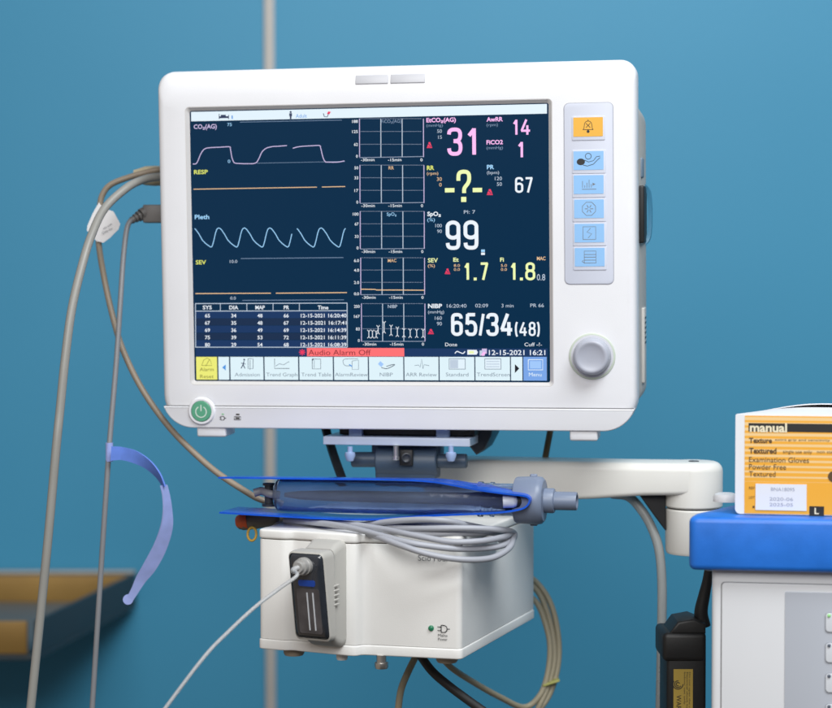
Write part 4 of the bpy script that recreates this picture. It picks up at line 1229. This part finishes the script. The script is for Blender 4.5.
mb = MB().use(VL)
mb.ribbon([P(*c) for c in cs2], ws2, .0012, 6)
mb.lathe(P(128, 599.5, SY + .0025), (0, 1, 0), [(0, .0044), (.0012, .0044)], 24)
mb.build('tail', vs)

# ------------------------------------------------------------------ cables below the module and under the arm
def cable(name, pts, r, m, label, cat='cable'):
    mb = MB().use(m); mb.tube([P(*p) for p in pts], r, 12)
    i = len(pts) // 2
    return tag(mb.build(name, loc=P(*pts[i])), label, cat)
cable('black_cable', [(420, 655, 1.54), (432, 671, 1.53), (448, 685, 1.52), (468, 700, 1.51), (490, 716, 1.50), (510, 735, 1.5)], .0037, DARK, 'black cable running down right from beneath the module')
cable('beige_cable', [(418, 652, 1.56), (408, 672, 1.55), (401, 690, 1.55), (398, 712, 1.55), (397, 735, 1.55)], .0030, CABB, 'short beige cable dropping straight down left of the black cable')
lb = empty('looped_cables', P(550, 640, 1.66), 'olive beige cables looping out from behind the module at its right', 'cable loop')
for pts, r in (([(524, 572, 1.70), (538, 584, 1.69), (549, 600, 1.685), (556, 622, 1.68), (559, 650, 1.675), (556, 675, 1.67), (548, 697, 1.665), (536, 712, 1.66), (520, 722, 1.66)], .0027),
               ([(524, 580, 1.69), (538, 592, 1.685), (547, 612, 1.68), (553, 637, 1.675), (554, 662, 1.67), (548, 686, 1.665), (540, 704, 1.66), (532, 720, 1.66)], .0027),
               ([(524, 592, 1.685), (537, 603, 1.68), (545, 622, 1.675), (550, 645, 1.67), (548, 672, 1.665), (540, 695, 1.66), (524, 707, 1.655), (500, 697, 1.63), (475, 683, 1.60), (452, 668, 1.57), (440, 655, 1.56)], .0027)):
    mb = MB().use(CABB); mb.tube([P(*p) for p in pts], r, 12); mb.build('cable_loop', lb)
mb = MB().use(mat('yellow_green_tie', (.40, .40, .12), .5, var=.05))
mb.box(P(551, 682, 1.664), (.016, .011, .0022), .0008, Matrix.Rotation(R(-18), 3, 'Y')); mb.build('tie', lb)
cable('brown_cable', [(553, 415, 1.64), (550, 432, 1.635), (547, 448, 1.63), (544.5, 462, 1.63)], .0028, mat('brown_cable', (.16, .11, .05), .5, var=.08), 'short brown cable coming down from the monitor onto the cream arm')
mb = MB().use(mat('grey_clear_hose', (.40, .41, .40), .28, var=.05, Transmission_Weight=.35, IOR=1.3))
mb.tube([P(*p) for p in ((612, 494, 1.60), (628, 496.5, 1.59), (640, 508, 1.585), (651, 526, 1.58), (659, 550, 1.575), (662, 585, 1.57), (661.5, 640, 1.565), (660, 715, 1.56), (659, 740, 1.56))], .0040, 16)
tag(mb.build('grey_hose', loc=P(660, 585, 1.57)), 'translucent grey hose hanging from beneath the cream arm', 'hose')

# ------------------------------------------------------------------ machine at the right with blue top
cart = empty('equipment_cabinet', P(800, 700, 1.48), 'pale grey equipment cabinet with thick blue moulded top at the right edge', 'cabinet')
TY = 1.395
ang = R(-9)
cd = Vector((math.cos(ang), math.sin(ang), 0)); cn = Vector((-cd.y, cd.x, 0))
zt2 = P(700, 517.5, TY).z; zb2 = P(700, 571, TY).z
f0 = P(688, 540, TY + .004); f0.z = 0
def cp(a, b): q = f0 + cd * a + cn * b; return Vector((q.x, q.y, 0))
def rounded(pts, rad, k=6):
    res = []; n = len(pts)
    for i, p in enumerate(pts):
        rr_ = rad[i]
        a = (pts[i - 1] - p).normalized(); b = (pts[(i + 1) % n] - p).normalized()
        for j in range(k + 1):
            t = j / k
            res.append((p + a * rr_) * (1 - t) ** 2 + p * 2 * t * (1 - t) + (p + b * rr_) * t * t)
    return res
slab = rounded([cp(0, 0), cp(.36, 0), cp(.36, .128), cp(.050, .128), cp(.003, .024)], [.008, .01, .01, .02, .008])
mb = MB().use(BLUE)
mb.prism([Vector((p.x, p.y, zb2)) for p in slab], (0, 0, zt2 - zb2), .0045)
mb.build('blue_top', cart)
cbx = P(711, 600, 1.405)
ca = (cbx - f0); ca.z = 0; a0 = ca.dot(cd)
body = rounded([cp(a0, .012), cp(.345, .012), cp(.345, .12), cp(a0 + .016, .12)], [.006, .006, .006, .006])
mb = MB().use(mat('cabinet_enamel', (.66, .675, .70), .42, var=.015, bump=.03, bscale=900))
mb.prism([Vector((p.x, p.y, CAMZ - .75)) for p in body], (0, 0, zb2 - CAMZ + .75 - .0005), .001)
mb.build('cabinet_body', cart)
def onfront(px, py, off):
    d = ray(px, py); o = cp(0, .012) + Vector((0, 0, CAMZ)) - cn * off
    return CAMV + d * ((o - CAMV).dot(cn) / d.dot(cn))
def frect(px0, py0, px1, py1, off, rad):
    a = onfront(px0, py0, off); w = (onfront(px1, py0, off) - a).dot(cd); h = a.z - onfront(px0, py1, off).z
    return [a + cd * u + Vector((0, 0, v)) for u, v in rrect(0, w, -h, 0, rad)]
mb = MB().use(mat('panel_gap', (.22, .225, .24), .6, var=0))
mb.prism(frect(721, 581.5, 905, 900, .0003, .003), cn * .0006); mb.build('panel_gap', cart)
mb = MB().use(mat('cabinet_panel', (.70, .715, .745), .40, var=.012, bump=.03, bscale=900))
mb.prism(frect(722, 582.5, 900, 900, .0012, .003), cn * .0012, .0004); mb.build('front_panel', cart)
mb = MB().use(mat('control_panel_grey', (.45, .48, .54), .42, var=.012))
mb.prism(frect(785, 591.5, 880, 900, .0018, .0015), cn * .0008, .0002); mb.build('control_panel', cart)
for y0, y1, on in ((612, 632.5, True), (642, 663, False), (672.5, 693, False), (703, 724, False)):
    mb = MB().use(mat('panel_key_border', (.30, .32, .36), .5, var=0))
    mb.prism(frect(825, y0, 862, y1, .0023, .003), cn * .0006)
    mb.use(mat('panel_key', (.66, .69, .74), .4, var=.01))
    mb.prism(frect(825.9, y0 + .9, 861, y1 - .9, .0027, .0026), cn * .0006, .0002)
    k = mb.build('panel_key', cart)
    mb = MB().use(mat('key_led_green', (.35, .75, .30), .3, var=0) if on else mat('key_led_dark', (.10, .12, .16), .3, var=0))
    mb.lathe(onfront(829, y0 + 3.4, .0026), -cn, [(0, .0014), (.0008, .0012), (.0011, .0004)], 16)
    mb.build('key_light', k)
mb = MB().use(WHITE)
wp = P(726, 505, 1.508); wp.z = zt2
mb.lathe(wp, (0, 0, 1), [(0, .0105), (.0035, .0105), (.0058, .0092), (.0070, .006), (.0073, .0002)], 28)
tag(mb.build('white_cap', loc=wp), 'small white rounded cap on the blue top behind the orange glove box', 'cap')

# glove box
bang = R(-10.6)
bx = Vector((math.cos(bang), math.sin(bang), 0)); by = Vector((-bx.y, bx.x, 0)); bz = Vector((0, 0, 1))
bo = P(735, 515, 1.415); bo.z = zt2 + .0006
BH = P(735, 414.5, 1.415).z - bo.z
gb = empty('glove_box', bo, 'orange and white box of examination gloves on the blue cabinet top', 'glove box')
def B(u, v, w):
    """Box space; the squashed carton narrows towards its back left corner."""
    return bo + bx * (u + max(0, w) * .40 * (1 - u / .235)) + bz * v + by * w
BW, BD = .235, .098
CARD = mat('white_card', (.76, .765, .80), .55, var=.02)
mb = MB().use(CARD)
# carton: front, sides, back, floor and the pushed up lid with its slit
def card(pts, d): mb.prism([B(*p) for p in pts], d)
fr = rrect(0, BW, 0, BH, .004, .0008, 6)
mb.prism([B(u, v, 0) for u, v in fr], by * .0012)
mb.prism([B(u, v, BD) for u, v in fr], by * -.0012)
mb.loft([[B(u, v, w) for u, v in ((.0003, .002), (.0016, .002), (.0016, BH - .001), (.0003, BH - .001))] for w in (.0014, BD - .0014)])
mb.box(B(BW - .0008, BH / 2 + .002, BD / 2), (.0012, BD - .003, BH - .005), 0, Matrix.Rotation(bang, 3, 'Z'))
mb.box(B(BW / 2, .0012, BD / 2), (BW - .004, BD - .004, .0014), 0, Matrix.Rotation(bang, 3, 'Z'))
mb.build('carton', gb)
mb = MB().use(CARD)
def lidz(u, w):
    a = min(1, max(0, u / .045)); e = min(1, max(0, (BW - u) / .05))
    return BH + .0068 * math.sin(math.pi / 2 * min(a, e)) * math.sin(math.pi * min(1, w / BD * .5 + .5) if w > BD * .5 else math.pi * w / BD) 
def grid(u0, u1, w0, w1, nu, nw, fz):
    top = [[B(u0 + (u1 - u0) * i / nu, fz(u0 + (u1 - u0) * i / nu, w0 + (w1 - w0) * j / nw), w0 + (w1 - w0) * j / nw) for i in range(nu + 1)] for j in range(nw + 1)]
    for j in range(nw):
        for i in range(nu):
            pass
    vt = [[mb.v(p) for p in r] for r in top]; vb = [[mb.v(p - bz * .0009) for p in r] for r in top]
    for j in range(nw):
        for i in range(nu):
            mb.f([vt[j][i], vt[j][i + 1], vt[j + 1][i + 1], vt[j + 1][i]]); mb.f([vb[j][i], vb[j + 1][i], vb[j + 1][i + 1], vb[j][i + 1]])
    for i in range(nu):
        mb.f([vt[0][i], vb[0][i], vb[0][i + 1], vt[0][i + 1]]); mb.f([vt[nw][i], vt[nw][i + 1], vb[nw][i + 1], vb[nw][i]])
    for j in range(nw):
        mb.f([vt[j][0], vt[j + 1][0], vb[j + 1][0], vb[j][0]]); mb.f([vt[j][nu], vb[j][nu], vb[j + 1][nu], vt[j + 1][nu]])
def fa(u, w):
    k = min(1, max(0, (u - .0) / .042)); return BH + .0003 + .0030 * math.sin(math.pi / 2 * k) * (w / (BD * .52))
def fb(u, w):
    k = min(1, max(0, (u - .0) / .050)); return BH + .0003 + .0062 * math.sin(math.pi / 2 * k) * ((BD - w) / (BD * .48)) ** .8
grid(0, BW, .0014, BD * .52, 24, 6, fa); mb.build('lid_flap', gb)
mb = MB().use(CARD); grid(0, BW, BD * .54, BD - .0014, 24, 6, fb); mb.build('lid_flap', gb)
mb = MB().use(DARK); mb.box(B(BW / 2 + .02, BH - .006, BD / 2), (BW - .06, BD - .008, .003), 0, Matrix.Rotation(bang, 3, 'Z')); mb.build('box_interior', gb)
def orange_material():
    m = bpy.data.materials.new('striped_orange_print'); m.use_nodes = True
    nt = m.node_tree; p = nt.nodes['Principled BSDF']; p.inputs['Roughness'].default_value = .42
    t = nt.nodes.new('ShaderNodeTexCoord'); sp = nt.nodes.new('ShaderNodeSeparateXYZ'); nt.links.new(t.outputs['Object'], sp.inputs[0])
    def math_(op, a, b=None):
        n = nt.nodes.new('ShaderNodeMath'); n.operation = op
        for i, x in enumerate((a, b)):
            if x is None: continue
            if isinstance(x, (int, float)): n.inputs[i].default_value = x
            else: nt.links.new(x, n.inputs[i])
        return n.outputs[0]
    z = sp.outputs['Z']
    per = .0040
    ph = math_('FRACT', math_('DIVIDE', z, per))
    thick = math_('MULTIPLY', math_('SUBTRACT', z, .018), 6.5)          # stripes widen upwards
    on = math_('LESS_THAN', ph, math_('ADD', thick, .26))
    above = math_('GREATER_THAN', z, .0250)
    fac = math_('MULTIPLY', on, above)
    mix = nt.nodes.new('ShaderNodeMix'); mix.data_type = 'RGBA'
    nt.links.new(fac, mix.inputs['Factor'])
    mix.inputs['A'].default_value = (.84, .40, .040, 1); mix.inputs['B'].default_value = (.84, .58, .27, 1)
    nt.links.new(mix.outputs['Result'], p.inputs['Base Color'])
    return m
def boxpt(px, py, off=.0):
    d = ray(px, py); o = bo - by * off
    q = CAMV + d * ((o - CAMV).dot(by) / d.dot(by)); return (q - bo).dot(bx), (q - bo).dot(bz)
u744 = boxpt(744.5, 470)[0]
mb = MB().use(orange_material())
mb.prism([B(u, v, -.0003) for u, v in rrect(u744, BW - .004, .0006, BH - .0007, .0005)], by * .0003)
op = mb.build('front_print', gb)
mb = MB().use(INK)
def bquad(px0, py0, px1, py1, w):
    a, b = boxpt(px0, py0), boxpt(px1, py1)
    mb.poly([B(a[0], b[1], w), B(b[0], b[1], w), B(b[0], a[1], w), B(a[0], a[1], w)])
bquad(748.6, 423, 905, 433.4, -.00045)
mb.build('black_panel', gb)
mb = MB().use(INK); bquad(809.3, 506.0, 824, 516.2, -.00045)
mb.build('black_square', gb)
def btext(t, x0, yb, x1, cap, w=-.0006, bold=0.0):
    a, b = boxpt(x0, yb), boxpt(x1, yb)
    put_text(mb, t, B(a[0], a[1], w), bx, bz, b[0] - a[0], cap * .00076, bold)
mb = MB().use(mat('cream_print', (.80, .72, .52), .5, var=0))
btext('manual', 749.8, 431.6, 787, 9.2, bold=.03)
mb.build('box_title', gb)
mb = MB().use(mat('cream_print', (.80, .72, .52), .5, var=0))
btext('L', 814.5, 513.8, 818.8, 6.4, bold=.02)
mb.build('size_mark', gb)
mb = MB().use(mat('brown_print', (.10, .055, .02), .5, var=0))
btext('Texture', 749, 442.5, 772, 5.2, bold=.03); btext('Textured', 749, 453, 776.5, 5.6, bold=.03)
btext('extra grip and sensitivity', 775, 440.4, 830, 2.2); btext('single use only', 783, 453, 812, 3.4, bold=.0); btext('non sterile', 817, 453, 840, 3.0)
btext('Examination Gloves', 749, 461.8, 809, 5.6); btext('Powder Free', 749, 469, 786, 5.6); btext('Textured', 749, 476.2, 775.5, 5.6)
btext('REF', 749, 489, 754.6, 2.8); btext('LOT', 749, 498.5, 754.6, 2.8)
bquad(752.6, 505.6, 754.6, 507.8, -.0006)
cv = boxpt(833.5, 476.5)
mb.poly([B(cv[0] + .0042 * math.cos(R(t)), cv[1] + .0042 * math.sin(R(t)), -.0006) for t in range(0, 360, 20)])
mb.build('box_lettering', gb)
mb = MB().use(mat('white_sticker', (.74, .76, .82), .5, var=.01))
a, b = boxpt(755.6, 483.5), boxpt(806.5, 510.8)
mb.prism([B(a[0], b[1], -.0005), B(b[0], b[1], -.0005), B(b[0], a[1], -.0005), B(a[0], a[1], -.0005)], by * -.0003)
sk = mb.build('date_sticker', gb)
mb = MB().use(mat('faded_print', (.34, .37, .48), .5, var=0))
btext('BNA18095', 771, 490.6, 794.5, 3.6, -.0010); btext('2020-06', 769.5, 500.2, 793, 3.4, -.0010); btext('2025-05', 769.5, 505.8, 793, 3.4, -.0010)
mb.build('sticker_print', sk)

# power supply beside the cabinet
ps = empty('power_supply', P(687, 705, 1.485), 'black power supply block with yellow label hanging beside the pale cabinet', 'power supply')
PY = 1.470
BLK = mat('black_satin_plastic', (.006, .006, .0065), .5, bump=.1, bscale=1400, var=.1)
def psbox(x0, y0, x1, y1, dY, dep, bev, m, name):
    mb = MB().use(m)
    a, b = P(x0, y0, PY + dY), P(x1, y1, PY + dY)
    mb.box(((a.x + b.x) / 2, PY + dY + dep / 2, (a.z + b.z) / 2), (b.x - a.x, dep, a.z - b.z), bev)
    return mb.build(name, ps)
psbox(667, 633, 706, 745, 0, .045, .003, BLK, 'case')
psbox(663, 633, 706.5, 662, -.002, .050, .004, BLK, 'collar')
mb = MB().use(BLK)
mb.prism([P(669, 634, PY), P(678, 622, PY), P(694, 619, PY), P(706, 624, PY), P(706, 634, PY)], (0, .04, 0), .002)
mb.build('shoulder', ps)
mb = MB().use(BLK)
mb.tube([P(703, 626, PY + .018), P(701, 612, PY + .017), P(704, 596, PY + .016), P(707, 582, PY + .015), P(708.5, 570, PY + .014)], lambda t: .0062 - .0028 * t, 16)
mb.build('lead', ps)
mb = MB().use(mat('yellow_label', (.34, .235, .04), .5, var=.08))
a, b = P(673.5, 669, PY), P(692.5, 740, PY)
mb.box(((a.x + b.x) / 2, PY - .0003, (a.z + b.z) / 2), (b.x - a.x, .0006, a.z - b.z))
yl = mb.build('warning_label', ps)
mb = MB().use(INK)
dn = Vector((0, 0, -1)); rt_ = Vector((1, 0, 0))
def vtext(t, px, py, L, cap): put_text(mb, t, P(px, py, PY - .0008), dn, rt_, L, cap, 0)
vtext('WARNING', 676.5, 695, .024, .0040); vtext('Electrical shock hazard', 686.5, 672, .036, .0014); vtext('Do not open the cover', 689, 672, .036, .0014); vtext('Indoor use only', 684, 672, .026, .0014)
p = P(678, 684, PY - .0008)
for k_ in range(3):
    q = circ((0, 0), .0014 + k_ * .0013, 16, 20 + 60 * k_, 300 + 30 * k_)
    for a, b in zip(q, q[1:]):
        A_, B_ = p + Vector((a[0], 0, a[1])), p + Vector((b[0], 0, b[1])); d = (B_ - A_).normalized(); n = d.cross(Vector((0, 1, 0))) * .00035
        mb.poly([A_ - n, B_ - n, B_ + n, A_ + n])
mb.build('label_print', yl)

for o in list(bpy.data.objects):
    if 'ws' in o: del o['ws']
